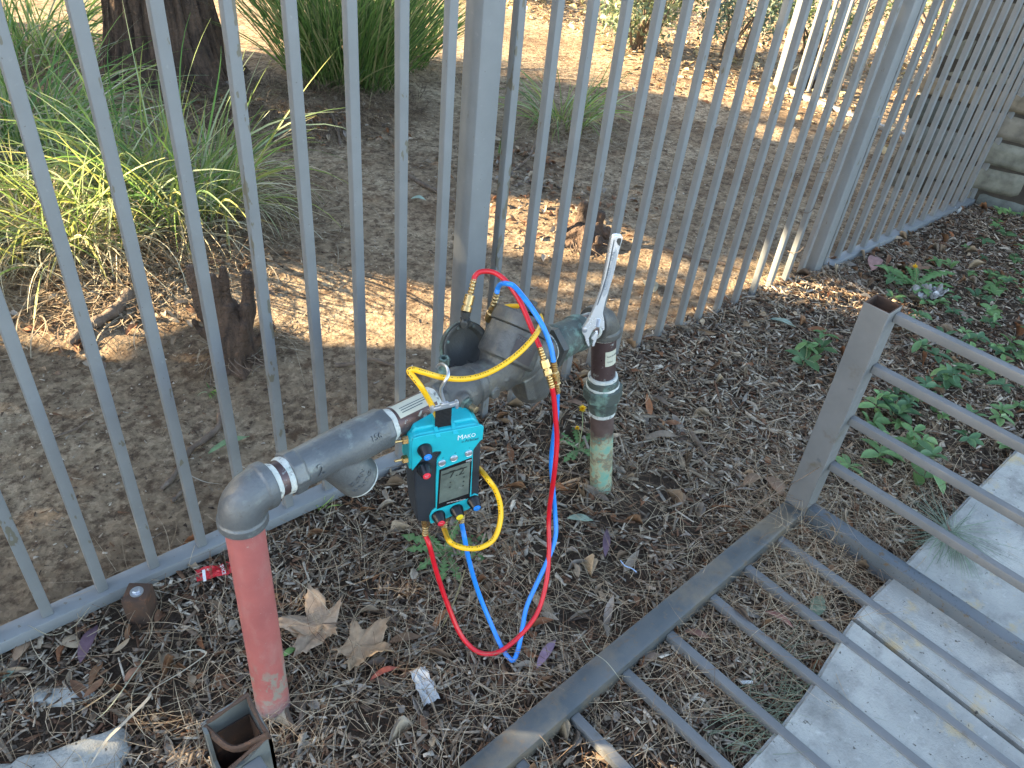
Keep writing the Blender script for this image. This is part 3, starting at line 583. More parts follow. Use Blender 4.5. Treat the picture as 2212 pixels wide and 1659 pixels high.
# raised lettering
def text(s,size,org,xd,yd,ex,name,mat,par,bend=None):
    c=bpy.data.curves.new('t','FONT'); c.body=s; c.size=size; c.extrude=ex; c.resolution_u=2
    o=bpy.data.objects.new('t',c); COL.objects.link(o); bpy.context.view_layer.update(); dg=bpy.context.evaluated_depsgraph_get()
    me=bpy.data.meshes.new_from_object(o.evaluated_get(dg)); bpy.data.objects.remove(o)
    xd=V(xd).normalized(); yd=V(yd).normalized(); zd=xd.cross(yd).normalized(); og=origin(par)
    for q in me.vertices:
        if bend: q.co=bend(q.co)-og
        else: q.co=org+xd*q.co.x+yd*q.co.y+zd*q.co.z-og
    me.name=name; me.materials.clear(); me.materials.append(mat); o=bpy.data.objects.new(name,me); COL.objects.link(o); o.parent=par; return o
def cylbend(t0,th0,r,c=None,ax=None,a=None,b=None,lean=0):
    c=c or pp(0); ax=ax or A; a=a or U2; b=b or N
    def f(co): 
        th=th0-co.y/r; return c+ax*(t0+co.x)+(a*math.cos(th)+b*math.sin(th))*(r+co.z+0.0002)
    return f
text('2',0.026,None,A,U2,0.0007,'raised_size_mark',M['bronze_light'],STR,cylbend(tl(0.128),1.55,0.0328))
text('Aqua Backflow',0.0052,None,A,U2,0.0001,'sticker_lettering',M['steel_groove'],RS,rsb(0.080,0.10)); text('Services',0.0045,None,A,U2,0.0001,'sticker_lettering',M['steel_groove'],RS,rsb(0.094,0.15))
text('156',0.014,None,A,U2,0.0008,'raised_mark',M['bronze_light'],STR,cylbend(tl(0.245),1.15,0.0352))
sq=(N-ys*N.dot(ys)).normalized(); sa=ys.cross(sq).normalized()
if sa.dot(A)<0: sa=-sa
text('ZURN',0.013,None,A,U2,0.0008,'raised_maker_mark',M['bronze_light'],STR,lambda co:y0+ys*(0.060-co.y)+((sq*math.cos((co.x-0.018)/0.034)+sa*math.sin((co.x-0.018)/0.034))*(0.0347+co.z)))
text('WILKINS',0.011,None,A,U2,0.0008,'raised_maker_mark',M['bronze_light'],STR,lambda co:y0+ys*(0.075-co.y)+((sq*math.cos((co.x-0.022)/0.035)+sa*math.sin((co.x-0.022)/0.035))*(0.0357+co.z)))
def npb(s0,th0):
    def f(co):
        th=th0+co.x/0.0532; d_=(pl_n*math.cos(th)+bq*math.sin(th)); return c1+b1*(s0+co.y)+d_*(0.0569+co.z)
    return f
text('825Y',0.010,None,A,U2,0.0004,'raised_model_mark',M['bronze_light'],NP,npb(0.069,-0.93))
text('FEBCO',0.0065,None,A,U2,0.0004,'raised_maker_mark',M['bronze_light'],NP,npb(0.060,-0.62))
text('2',0.012,None,A,U2,0.0006,'raised_size_mark',M['bronze_light'],BA,lambda co:E2+rb_*(0.0345+co.z)+ra_*(0.006+co.x)-dn*(-0.012+co.y)*1.0)
# ================================================================ TEST GAUGE
GP=V((0.55,-0.42,0.523)); gw=V((0.951,-0.309,0)).normalized(); gn=V((-0.309,-0.951,0)).normalized(); gd=-ZZ
def G(u,v,n=0): return GP+gw*u+gd*v+gn*n
gax=(gw,gn,ZZ)
GA=thing('test_gauge','turquoise and black digital test gauge hanging from the pipe by a black strap','gauge',G(0.06,0.21))
def gpoly(pts,n0,th,name,mat,par,bev=0.0012):
    o=MB().prism([G(u,v,n0) for u,v in pts],gn*th).build(name,mat,par)
    if bev: bv=o.modifiers.new('bevel','BEVEL'); bv.width=bev; bv.segments=2; bv.limit_method='ANGLE'
    return o
CASE=gpoly([(0.004,0.02),(0.121,0.02),(0.1275,0.19),(0.118,0.206),(0.036,0.2155),(0.012,0.205),(0.006,0.14)],-0.058,0.056,'case',M['black_case'],GA,0.004)
shell=MB(); shell.prism([G(u,v,-0.054) for u,v in ((0.012,-0.0005),(0.108,-0.0005),(0.116,0.004),(0.122,0.014),(0.1225,0.036),(0.1,0.06),(0.012,0.062),(-0.0035,0.078),(-0.004,0.010),(0.002,0.002))],gn*0.052)
SH=shell.build('top_shell',M['cyan'],GA); bv=SH.modifiers.new('bevel','BEVEL'); bv.width=0.005; bv.segments=2; bv.limit_method='ANGLE'
tp=MB(); tp.prism([G(0.008,-0.006,-0.050),G(0.108,-0.006,-0.050),G(0.118,0.006,-0.050),G(0.0,0.006,-0.050)],gn*0.036); o=tp.build('top_cap',M['cyan'],GA); bv=o.modifiers.new('bevel','BEVEL'); bv.width=0.0025; bv.segments=2
PAN=gpoly([(0.001,0.002),(0.012,0.0),(0.118,0.0),(0.1225,0.005),(0.1225,0.033),(0.118,0.035),(0.107,0.053),(0.1105,0.166),(0.117,0.163),(0.124,0.168),(0.1265,0.178),(0.124,0.188),(0.105,0.200),(0.065,0.2105),(0.048,0.2145),(0.036,0.215),(0.034,0.196),(0.038,0.184),(0.045,0.178),(0.0425,0.100),(0.043,0.060),(0.050,0.047),(0.049,0.042),(0.040,0.040),(0.022,0.043),(0.010,0.060),(0.0,0.074),(-0.001,0.010)],-0.003,0.004,'front_panel',M['cyan'],GA,0.0008)
# slot for strap on the top
for u0 in (0.040,0.070):
    MB().prism([G(u0,-0.010,-0.030),G(u0+0.0035,-0.010,-0.030),G(u0+0.006,0.004,0.0),G(u0-0.002,0.004,0.0)],gn*0.006).build('strap_lug',M['cyan'],GA)
SCR=gpoly([(0.0475,0.0835),(0.1055,0.0695),(0.1075,0.1685),(0.0465,0.1795)],0.0008,0.0013,'screen_bezel',M['screen_frame'],GA,0.0005)
gpoly([(0.0505,0.0870),(0.1025,0.0775),(0.1040,0.1560),(0.0495,0.1655)],0.0018,0.0007,'display',M['lcd'],SCR,0)
gx2=(gw*1.0+ZZ*0.19).normalized(); gy2=(ZZ).normalized()
def gt(s,size,u,v,name,mat,par,n=0.0012,slope=0.0,ex=0.00012,wide=1.0):
    def f(co): return G(u+co.x*wide,v-co.y-slope*co.x*wide,n+co.z)
    return text(s,size,None,gw,ZZ,ex,name,mat,par,f)
gt('M',0.0155,0.0765,0.0235,'brand_lettering',M['white_ink'],PAN,wide=0.85); gt('AKO',0.0120,0.0872,0.0225,'brand_lettering',M['white_ink'],PAN,wide=0.85)
gt('BY',0.0042,0.0845,0.0310,'brand_lettering',M['dark_ink'],PAN); gt('Arbiter',0.0090,0.0905,0.0310,'brand_lettering',M['dark_ink'],PAN,wide=0.92)
gt('MK5',0.0055,0.0945,0.0775,'model_lettering',M['white_ink'],SCR,0.0023,0.12)
gt('7.2',0.0240,0.0645,0.1075,'digits',M['lcd_ink'],SCR,0.0027,0.16)
for (u,v) in ((0.0685,0.1180),(0.0930,0.1115),(0.0930,0.1225),(0.0680,0.1300),(0.0925,0.1330)):
    MB().box(G(u,v,0.0027),(0.0030,0.0002,0.0030),gax).build('display_mark',M['lcd_ink'],SCR)
MB().box(G(0.0745,0.0925,0.0027),(0.045,0.0002,0.0025),((gw+ZZ*0.18).normalized(),gn,ZZ)).build('display_bar',M['lcd_ink'],SCR)
gt('ARMSTRONG SERVICES.COM',0.0032,0.0640,0.1700,'web_lettering',M['white_ink'],SCR,0.0023,0.0,0.0001,0.85)
# knobs
def knob(u,v,capm,txt):
    b=MB(); seg=30; prof=[(0,0.0125),(0.004,0.0125),(0.006,0.0118),(0.0185,0.0088),(0.0200,0.0078)]
    o0=G(u,v,0.001); ax=(gn+ZZ*(-0.02)).normalized(); vs=[]; a_=gw; b_=ax.cross(a_)
    for (t,r) in prof:
        for k in range(seg):
            th=2*math.pi*k/seg; rr_=r*(1-0.05*(k%3==0)*(t>0.005)); vs.append(o0+ax*t+(a_*math.cos(th)+b_*math.sin(th))*rr_)
    fs=[(i*seg+k,i*seg+(k+1)%seg,(i+1)*seg+(k+1)%seg,(i+1)*seg+k) for i in range(len(prof)-1) for k in range(seg)]+[tuple(range((len(prof)-1)*seg,len(prof)*seg))]
    K=MB().add(vs,fs).build('knob',M['black'],GA,smooth=25)
    MB().lathe(o0+ax*0.0196,ax,[(0,0.0068),(0.0012,0.0068),(0.0016,0.0062)],24).build('knob_cap',M[capm],K)
    def f(s,dy):
        nn=len(s); 
        text(s,0.0026,None,gw,ZZ,0.00005,'knob_lettering',M['white_ink'] if capm!='yellow_cap' else M['black_ink'],K,lambda co:o0+ax*(0.0214)+gw*(co.x-nn*0.00085)+ZZ*(co.y+dy))
    if txt: f(txt[0],0.0005); 
    if txt and len(txt)>1: f(txt[1],-0.0025)
knob(0.0200,0.0290,'blue_cap',('BLEED','LOW')); knob(0.0195,0.0715,'red_cap',('BLEED','HIGH')); knob(0.0495,0.1965,'red_cap',('HIGH',)); knob(0.0835,0.1915,'yellow_cap',('|',)); knob(0.1150,0.1775,'blue_cap',('LOW',))
for i,(u,v) in enumerate(((0.0515,0.0680),(0.0725,0.0625),(0.0985,0.0575))):
    b=MB().lathe(G(u,v,0.001),gn,[(0,0.0068),(0.002,0.0068),(0.0026,0.0062),(0.0022,0.0056),(0.0022,0.0048),(0.003,0.0044),(0.0032,0.002)],24).build('button',M['zinc'],GA,smooth=30)
    gt(('H','O','*')[i],0.0040,u+0.0005,v-0.0092,'button_lettering',M['dark_ink'],PAN)
def hexfit(o,d,par,name='port_fitting',r=0.0065,L=0.009,stub=0.012,mat='brass'):
    b=MB().lathe(o,d,[(0,r),(L*0.9,r),(L,r*0.88)],6).lathe(o,d,[(L,0.0024),(L+stub,0.0024),(L+stub+0.001,0.0016)],12); return b.build(name,M[mat],par,smooth=25)
hexfit(G(-0.003,0.0175,-0.016),-gw,GA,r=0.0075,L=0.010); hexfit(G(-0.003,0.0600,-0.016),-gw,GA,r=0.0075,L=0.010)
def barb(o,d,par,L=0.026,r=0.0052,hexL=0.0,hr=0.0072,name='hose_fitting',mat='brass'):
    d=V(d).normalized(); b=MB()
    if hexL>0: b.lathe(o,d,[(0,hr),(hexL*0.85,hr),(hexL,hr*0.8)],6)
    t=hexL; prof=[(t,r*0.7),(t+0.002,r*0.7)]; k=(L-t)/4.2; p=t+0.002
    for i in range(4): prof+=[(p,r*0.72),(p+k*0.3,r*1.12),(p+k*0.75,r*1.12),(p+k*0.95,r*0.72)]; p+=k
    prof+=[(p,r*1.05),(L+0.002,r*1.05)]; b.lathe(o,d,prof,18); return b.build(name,M[mat],par,smooth=30)
PL=G(0.031,0.2115,-0.012); PM=G(0.0665,0.2060,-0.010); PR=G(0.0995,0.1990,-0.010)
# strap, slide and hook
sl0=onpl(962,884,G(0.05,0,-0.01),gn)
st=MB(); st.box(G(0.0550,-0.020,-0.014),(0.027,0.0035,0.048),gax,0.001)
for i in range(15): st.box(G(0.0550,0.001-0.0029*i,-0.0118),(0.0272,0.0012,0.0014),gax)
STP=st.build('strap',M['webbing'],GA)
bk=G(0.0555,-0.044,-0.012)
MB().box(bk,(0.046,0.006,0.008),(( gw+ZZ*0.08).normalized(),gn,ZZ),0.0016).box(bk+ZZ*0.005,(0.014,0.007,0.006),gax,0.0014).box(bk+gw*0.021,(0.005,0.008,0.014),gax,0.001).box(bk-gw*0.021,(0.005,0.008,0.014),gax,0.001).build('strap_buckle',M['zinc'],GA,smooth=30)
hd=1.27
hk=[bk+ZZ*0.006]+[ondep(x,y,dd) for x,y,dd in ((953,846,1.225),(954,836,1.215),(961,824,1.205),(968,811,1.205),(967,798,1.215),(960,789,1.235),(951,787,1.26),(945,793,1.29))]
MB().tube(hk,0.0027,12).build('hook',M['zinc'],GA,smooth=180)
# ================================================================ HOSES
HR=0.0047
def hose(name,label,mat,pts,group='test gauge hoses'):
    t=thing(name,label,'hose',(pts[0].x,pts[0].y,0),group); o=MB().tube(pts,HR,14,sub=8).build('hose_tube',mat,t,smooth=180); return t,o
ckt=ck_o+ZZ*0.036
dR=(ckt-CPOS).dot(FW)
rp=[ondep(x,y,d) for x,y,d in ((1023.5,606,dR),(1026,597,dR),(1035,588.5,dR),(1051,586,dR-.0),(1070,590,dR-.005),(1092,606,dR-.01),(1114,635,dR-.015),(1130,665,dR-.02),(1148,708,dR-.03),(1160,735,dR-.04),(1167,752,dR-.045))]
tR,_=hose('test_hose','red test hose from the relief test cock, arching down over the blue hose top','' or M['red_hose'],rp)
# brass swivel above the cock
o=ckt-ZZ*0.002; tr=(ondep(1023.5,606,dR)-o).normalized(); LL=(ondep(1023.5,606,dR)-o).length
b=MB().lathe(o,tr,[(0,0.0098),(0.009,0.0098),(0.010,0.007),(0.013,0.007)],26).lathe(o,tr,[(0.013,0.0092),(LL*0.52,0.0092),(LL*0.54,0.0075)],18).build('swivel_nut',M['brass'],tR,smooth=30)
barb(o+tr*LL*0.54,tr,tR,L=LL*0.46)
def coupler(p0,p1,par):
    d=(p1-p0); L=d.length; d=d.normalized()
    barb(p0+d*L*0.30,-d,par,L=L*0.30); barb(p0+d*L*0.72,d,par,L=L*0.28)
    MB().lathe(p0+d*L*0.28,d,[(0,0.0062),(0.002,0.0078),(L*0.22,0.0082),(L*0.24,0.0062)],6).lathe(p0+d*L*0.50,d,[(0,0.0062),(L*0.10,0.0062)],18).lathe(p0+d*L*0.56,d,[(0,0.0076),(L*0.10,0.0076),(L*0.13,0.0088),(L*0.16,0.0062)],6).build('coupler',M['brass'],par,smooth=25)
dC=(rp[-1]-CPOS).dot(FW)
c0_=rp[-1]; c1_=ondep(1192,835,dC+0.015); coupler(c0_,c1_,tR)
low=[c1_,ondep(1196,856,dC+0.03)]+[ondep(1200,900,dC+0.055),ondep(1203,955,dC+0.085),ondep(1197,1025,dC+0.115)]+[onz(x,y,z) for x,y,z in ((1186,1110,0.235),(1186,1190,0.17),(1180,1258,0.12),(1161,1323,0.075),(1127,1369,0.045),(1087,1403,0.026),(1054,1413,0.024),(1024,1403,0.03),(994,1369,0.055),(967,1306,0.11),(944,1239,0.18),(928,1180,0.25))]
pe=PL+gd*0.046; low.append(pe)
t2,_=hose('test_hose','red test hose looping down to the ground from the left gauge port',M['red_hose'],low)
barb(PL,gd,t2,L=0.046,hexL=0.020,hr=0.0088)
# blue
db=dR-0.02
bp=[ondep(x,y,d) for x,y,d in ((1073,634,1.40),(1076,621,1.395),(1084,613,1.375),(1097,613,1.36),(1112,620,1.36),(1137,650,1.335),(1158,680,1.325),(1176,712,1.325),(1190,750,1.335),(1196,783,1.345))]
tB,_=hose('test_hose','blue test hose arching over the top of the bronze valve cover',M['blue_hose'],bp)
bo=ondep(1063,668,1.43); bt=(bp[0]-bo).normalized(); bl=(bp[0]-bo).length
barb(bo+bt*bl*0.15,bt,tB,L=bl*0.85); MB().lathe(bo-bt*0.028,bt,[(0,0.009),(0.020,0.009),(0.022,0.007),(0.032,0.007)],18).build('swivel_nut',M['brass'],tB,smooth=30)
e1_=ondep(1204,847,1.375); coupler(bp[-1],e1_,tB)
bl_=[e1_,ondep(1203,862,1.385),ondep(1202,900,1.41),ondep(1195,955,1.45),ondep(1191,1000,1.48),ondep(1195,1060,1.515)]+[onz(x,y,z) for x,y,z in ((1199,1110,0.23),(1200,1158,0.19),(1184,1208,0.155),(1157,1266,0.11),(1137,1313,0.075),(1127,1366,0.045),(1119,1404,0.022),(1110,1425,0.012),(1101,1423,0.012),(1084,1399,0.02),(1057,1339,0.055),(1031,1273,0.12),(1012,1206,0.205),(1003,1160,0.265))]
pe=PR+gd*0.044; bl_.append(pe)
t4,_=hose('test_hose','blue test hose bent sharply at the ground and rising to the right gauge port',M['blue_hose'],bl_)
barb(PR,gd,t4,L=0.044,hexL=0.020,hr=0.0088)
# yellow
dg_=(G(0.06,0.1,-0.05)-CPOS).dot(FW)
yo=PM+gd*0.044
yp=[yo]+[ondep(x,y,d) for x,y,d in ((968,1165,1.335),(980,1176,1.335),(1004,1184,1.33),(1037,1183,1.335),(1066,1165,1.345),(1080,1130,1.35),(1081,1093,1.345),(1071,1060,1.335),(1054,1035,1.325),(1040,1018,1.375),(1020,1000,1.385),(985,975,1.37),(958,930,1.33),(944,900,1.275),(932,874,1.24),(911,838,1.195),(892,813,1.19),(884,802,1.19),(893,798,1.19),(914,804,1.195),(954,815,1.215),(997,819,1.235),(1037,812,1.25),(1077,794,1.26),(1117,766,1.275),(1147,736,1.295),(1163,713,1.33),(1169,692,1.40),(1160,674,1.48),(1137,664,1.52),(1105,661,1.54),(1080,668,1.53),(1065,690,1.50))]
def printing(par,pts,a,b,n,w=0.0022):
    Q=spline(pts,12); m=MB(); rg=random.Random(5)
    for k in range(n):
        if rg.random()<0.22: continue
        f_=(a+(b-a)*k/n)*(len(Q)-1); i_=int(f_); p=Q[i_].lerp(Q[min(i_+1,len(Q)-1)],f_-i_); t=(Q[min(i_+1,len(Q)-1)]-Q[i_-1]).normalized(); d=(CPOS-p); d=(d-t*d.dot(t)).normalized(); s_=t.cross(d); dd=(d*0.88-s_*0.45).normalized(); ss=t.cross(dd); c=p+dd*(HR+0.00012)
        ww=w*rg.uniform(.4,1)*0.5; m.add([c-t*ww-ss*.0009,c+t*ww-ss*.0009,c+t*ww+ss*.0009*rg.uniform(.3,1),c-t*ww+ss*.0009],[(0,1,2,3)])
    m.build('hose_printing',M['black_ink'],par,fix=False)
t5,_=hose('test_hose','yellow test hose draped across the bronze valve and looped behind the gauge',M['yellow_hose'],yp)
printing(t5,yp,0.50,0.80,70); printing(t5,yp,0.03,0.16,26); printing(t5,yp,0.20,0.30,20)
barb(PM,gd,t5,L=0.044,hexL=0.020,hr=0.0088)
# ================================================================ WRENCH
wd_=(E2-CPOS).dot(FW)-0.088
wo=ondep(1288,735,wd_); wu=(ondep(1336,507,wd_-0.10)-wo); 
wtop=None
# plane: vertical, facing the camera
wz=(V((0.045,0.03,1))).normalized(); 
wx=(RT*0.75-V((0,0,0))).cross(wz).cross(wz); wx=(RT-wz*RT.dot(wz)).normalized(); wn=wx.cross(wz); 
if wn.dot(FW)>0: wn=-wn
def wq(x,y,n=0):
    P=onpl(x,y,wo,wn); return P+wn*n
WR=thing('adjustable_wrench','shiny chrome adjustable wrench standing upright on the right elbow of the pipe','wrench',wo)
def zz(x,y): return (1206.9+x*0.16541,493.7+y*0.16541)
def wpoly(pts,n0,th,name,mat,par,bev=0.0018):
    o=MB().prism([wq(*zz(x,y),n0) for x,y in pts],wn*th).build(name,mat,par); bv=o.modifiers.new('bevel','BEVEL'); bv.width=bev; bv.segments=3; bv.limit_method='ANGLE'; return o
HB=wpoly([(690,75),(718,62),(745,58),(800,66),(826,80),(824,120),(800,185),(760,345),(710,570),(640,800),(600,925),(570,1070),(578,1120),(590,1180),(592,1290),(560,1300),(545,1250),(500,1245),(470,1270),(440,1290),(410,1350),(385,1400),(400,1500),(380,1510),(345,1440),(330,1370),(300,1330),(300,1275),(330,1235),(375,1165),(430,1060),(480,940),(535,790),(583,600),(625,400),(662,190),(672,110)],0,0.012,'handle',M['chrome'],WR,0.003)
M['wr_recess']=surf('frosted_steel',(0.50,0.56,0.63),(0.46,0.51,0.58),30,0.4,0.6,0)
M['wr_text']=surf('stamped_steel',(0.30,0.34,0.40),(0.28,0.32,0.38),30,0.4,0.6,0)
wpoly([(735,215),(745,240),(750,300),(705,540),(640,760),(600,830),(572,850),(570,810),(610,660),(665,450),(705,290)],0.0122,0.0006,'recess',M['wr_recess'],HB,0.0003)
wpoly([(712,110),(722,110),(700,230),(664,410),(620,605),(560,805),(500,965),(492,955),(548,795),(606,600),(652,400),(688,220)],0.0122,0.0004,'groove',M['steel_groove'],HB,0)
wpoly([(757,100),(775,90),(808,93),(806,130),(785,195),(760,165),(745,135)],0.0122,0.0005,'hang_hole',M['bronze_dark'],HB,0.0003)
wpoly([(500,1325),(510,1330),(495,1400),(455,1500),(435,1508),(430,1495),(445,1420),(420,1405),(430,1380),(480,1330)],0.001,0.010,'movable_jaw',M['chrome'],WR,0.002)
cs_=wq(*zz(505,1190),0.010); 
kb=MB()
for i in range(7): kb.lathe(cs_-wz*(0.0068-0.0023*i)+wx*0.0,wz,[(-0.0007,0.0040),(0,0.0050),(0.0007,0.0040)],18)
kb.lathe(cs_-wz*0.009,wz,[(0,0.004),(0.018,0.004)],16); kb.build('adjusting_screw',M['zinc'],WR,smooth=30)
MB().lathe(wq(*zz(332,1285),0.001),wn,[(0,0.0052),(0.0125,0.0052),(0.013,0.003)],20).build('pivot_boss',M['zinc'],WR)
ud=(wq(*zz(655,520))-wq(*zz(595,760))).normalized(); 
text('CRESTOLOY',0.0085,wq(*zz(612,765),0.0130),ud,(-wx+ud*wx.dot(ud)),0.0002,'raised_lettering',M['wr_text'],HB)
text('10 IN',0.0085,wq(*zz(700,395),0.0130),ud,(-wx+ud*wx.dot(ud)),0.0002,'raised_lettering',M['wr_text'],HB)
# ================================================================ LITTER (batched leaf meshes)
def rotm(yaw,tilt,roll):
    cy,sy,ct,st_,cr,sr=np.cos(yaw),np.sin(yaw),np.cos(tilt),np.sin(tilt),np.cos(roll),np.sin(roll); n=len(yaw)
    Rz=np.zeros((n,3,3)); Rz[:,0,0]=cy;Rz[:,0,1]=-sy;Rz[:,1,0]=sy;Rz[:,1,1]=cy;Rz[:,2,2]=1
    Ry=np.zeros((n,3,3)); Ry[:,0,0]=ct;Ry[:,0,2]=st_;Ry[:,1,1]=1;Ry[:,2,0]=-st_;Ry[:,2,2]=ct
    Rx=np.zeros((n,3,3)); Rx[:,0,0]=1;Rx[:,1,1]=cr;Rx[:,1,2]=-sr;Rx[:,2,1]=sr;Rx[:,2,2]=cr
    return Rz@Ry@Rx
def batch(T,F,pos,scl,rot,col,cjit=0.0):
    n=len(pos); k=len(T); X=T[None]*scl[:,None,:]; X=np.einsum('nij,nkj->nki',rot,X)+pos[:,None,:]
    Fs=(F[None]+(np.arange(n)*k)[:,None,None]).reshape(-1,F.shape[1]); C=np.repeat(col,k,0); return X.reshape(-1,3),Fs,C
def leafT(nl=6,curl=0.2,fold=0.15,shape='lance',wave=0.0):
    vs=[];
    for i in range(nl+1):
        t=i/nl; 
        w={'lance':math.sin(math.pi*t**0.85)**0.9,'obov':(math.sin(math.pi*t**1.6))**0.8,'oval':math.sin(math.pi*t)**0.6,'chip':0.75+0.25*math.sin(3*t+1)}[shape]*0.5
        w=max(w,0.01)
        x=t-0.5; z=curl*(0.25-x*x)*1.0
        for j,s in enumerate((-1,0,1)): vs.append((x,s*w,z+fold*abs(s)*w+wave*math.sin(t*9+s*2)*abs(s)))
    f=[(i*3+j,i*3+j+1,(i+1)*3+j+1,(i+1)*3+j) for i in range(nl) for j in (0,1)]
    return np.array(vs),np.array(f)
CHIP=(np.array([(x,y,z) for x in(-.5,.5) for y in(-.5,.5) for z in(-.5,.5)])*1.0,np.array([(0,1,3,2),(4,6,7,5),(0,4,5,1),(2,3,7,6),(0,2,6,4),(1,5,7,3)]))
CH=CHIP[0].copy(); CH[4:,1]*=0.6; CH[4:,2]*=0.5; CH[0:2,0]+=0.12; CHIP=(CH,CHIP[1])
def hg(x,y): return np.array([hgt(a,b) for a,b in zip(x,y)])
def pick(pal,n,jit=0.25): 
    p=np.array(pal)[RNG.integers(0,len(pal),n)]; return p*RNG.uniform(1-jit,1+jit,(n,1))
def bed(n,near=0.0):
    """points in the planting bed between fence and path, denser towards the near end"""
    x=-0.5+RNG.random(int(n*1.0))**1.25*5.0; y=RNG.uniform(-1.03,0.03,len(x)); return x,y
class Batch:
    def __init__(s): s.v=[];s.f=[];s.c=[];s.n=0
    def add(s,v,f,c): s.v.append(v); s.f.append(f+s.n); s.c.append(c); s.n+=len(v)
    def build(s,name,mat,parent=None,smooth=False): return npmesh(name,np.concatenate(s.v),np.concatenate(s.f),np.concatenate(s.c),mat,parent,smooth)
barkpal=[(0.15,0.11,0.08),(0.24,0.195,0.145),(0.085,0.06,0.044),(0.33,0.27,0.205),(0.43,0.38,0.31),(0.27,0.24,0.20),(0.15,0.085,0.052),(0.065,0.048,0.038),(0.17,0.14,0.11),(0.10,0.055,0.035)]
x,y=bed(62000); keep=~((x<0.02)&(y<-0.17)&(RNG.random(len(x))<0.6)); 
bare=np.array([fn(a,b,3.1,7) for a,b in zip(x,y)]); keep&=(bare>-0.33)|(RNG.random(len(x))<0.35)
keep&=~((np.hypot(x-0.93,y+0.55)<0.16)&(RNG.random(len(x))<0.75)); keep&=~((np.hypot(x-1.25,y+0.50)<0.12)&(RNG.random(len(x))<0.8)); x=x[keep];y=y[keep]; n=len(x)
sc=np.stack([RNG.lognormal(-3.95,0.55,n).clip(0.006,0.065),RNG.lognormal(-5.5,0.45,n).clip(0.0015,0.011),RNG.uniform(0.001,0.004,n)],1)
bigc=((x>0.75)&(x<2.8)&(y>-0.55)&(RNG.random(n)<0.6)); sc[bigc]*=np.array([1.45,1.35,1.2])
B=Batch(); B.add(*batch(*CHIP,np.stack([x,y,hg(x,y)+RNG.uniform(-0.001,0.011,n)],1),sc,rotm(RNG.uniform(0,6.3,n),RNG.normal(0,.28,n),RNG.normal(0,.5,n)),pick(barkpal,n,.35)))
x=RNG.uniform(0.0,4.4,16000); y=3.6*RNG.random(16000)**1.2; kd=np.array([fn(a,b,1.7,4)+0.4*fn(a,b,6,8) for a,b in zip(x,y)]); k=(kd>RNG.uniform(-0.3,0.6,16000)); x=x[k];y=y[k];n=len(x)
sc=np.stack([RNG.lognormal(-4.7,0.5,n).clip(0.004,0.03),RNG.uniform(0.0015,0.005,n),RNG.uniform(0.001,0.003,n)],1)
B.add(*batch(*CHIP,np.stack([x,y,hg(x,y)+RNG.uniform(0,0.003,n)],1),sc,rotm(RNG.uniform(0,6.3,n),RNG.normal(0,.15,n),RNG.normal(0,.3,n)),pick(barkpal,n)))
n=5000; x=RNG.uniform(4.3,8.0,n); y=RNG.uniform(0.2,5.0,n)
sc=np.stack([RNG.uniform(0.015,0.06,n),RNG.uniform(0.006,0.02,n),RNG.uniform(0.002,0.005,n)],1)
B.add(*batch(*CHIP,np.stack([x,y,hg(x,y)+RNG.uniform(0,0.02,n)],1),sc,rotm(RNG.uniform(0,6.3,n),RNG.normal(0,.3,n),RNG.normal(0,.3,n)),pick([(0.30,0.22,0.13),(0.20,0.13,0.08),(0.4,0.32,0.22)],n)))
tag(B.build('bark_mulch',M['litter']),'brown and grey shredded bark mulch covering the planting bed','mulch',kind='stuff')
# pebbles and white specks on the garden soil
n=30000; x=RNG.uniform(0.0,4.4,n); y=0.03+3.2*RNG.random(n)**1.2; kk=np.array([fn(a,b,2.1,14)+0.5*fn(a,b,7,15) for a,b in zip(x,y)])>RNG.uniform(-0.5,0.5,n); x=x[kk];y=y[kk];n=len(x); oc=np.array([(1,0,0),(-.7,.6,0),(-.6,-.7,0.1),(0,0.1,.8)]); of=np.array([(0,1,3),(1,2,3),(2,0,3)])
s=RNG.lognormal(-5.75,0.5,n).clip(0.0014,0.011); B=Batch(); B.add(*batch(oc,of,np.stack([x,y,hg(x,y)],1),np.stack([s,s*.8,s*.7],1),rotm(RNG.uniform(0,6.3,n),RNG.normal(0,.3,n),RNG.normal(0,.3,n)),pick([(0.30,0.23,0.16),(0.085,0.058,0.04),(0.19,0.13,0.085),(0.42,0.37,0.30),(0.11,0.075,0.05),(0.06,0.04,0.03),(0.15,0.095,0.06)],n)))
tag(B.build('soil_crumbs',M['litter']),'small stones and crumbs of earth scattered over the garden soil','gravel',kind='stuff')
# dry leaves as ground cover
drypal=[(0.27,0.20,0.135),(0.36,0.285,0.20),(0.24,0.11,0.055),(0.17,0.12,0.08),(0.20,0.11,0.06),(0.27,0.24,0.21),(0.13,0.10,0.08),(0.34,0.29,0.23),(0.16,0.085,0.05)]
B=Batch()
for sh,cu,fo,wv,nn,ll,ww in (('lance',0.08,0.15,0.02,300,0.058,0.27),('lance',0.30,0.35,0.04,200,0.055,0.26),('lance',-0.2,-0.3,0.05,200,0.048,0.28),('oval',0.45,0.4,0.10,260,0.026,0.55),('oval',-0.35,0.3,0.14,280,0.021,0.65),('lance',0.2,0.9,0.06,330,0.055,0.14),('obov',0.35,0.2,0.20,260,0.022,0.6)):
    x,y=bed(nn); n=len(x); L=ll*RNG.uniform(0.5,1.3,n); T,F=leafT(6,cu,fo,sh,wv)
    B.add(*batch(T,F,np.stack([x,y,hg(x,y)+RNG.uniform(0.003,0.016,n)],1),np.stack([L,L*ww,L],1),rotm(RNG.uniform(0,6.3,n),RNG.normal(0,.35,n),RNG.normal(0,.55,n)),pick(drypal,n,.35)))
T,F=leafT(5,0.3,0.3,'oval',0.05)
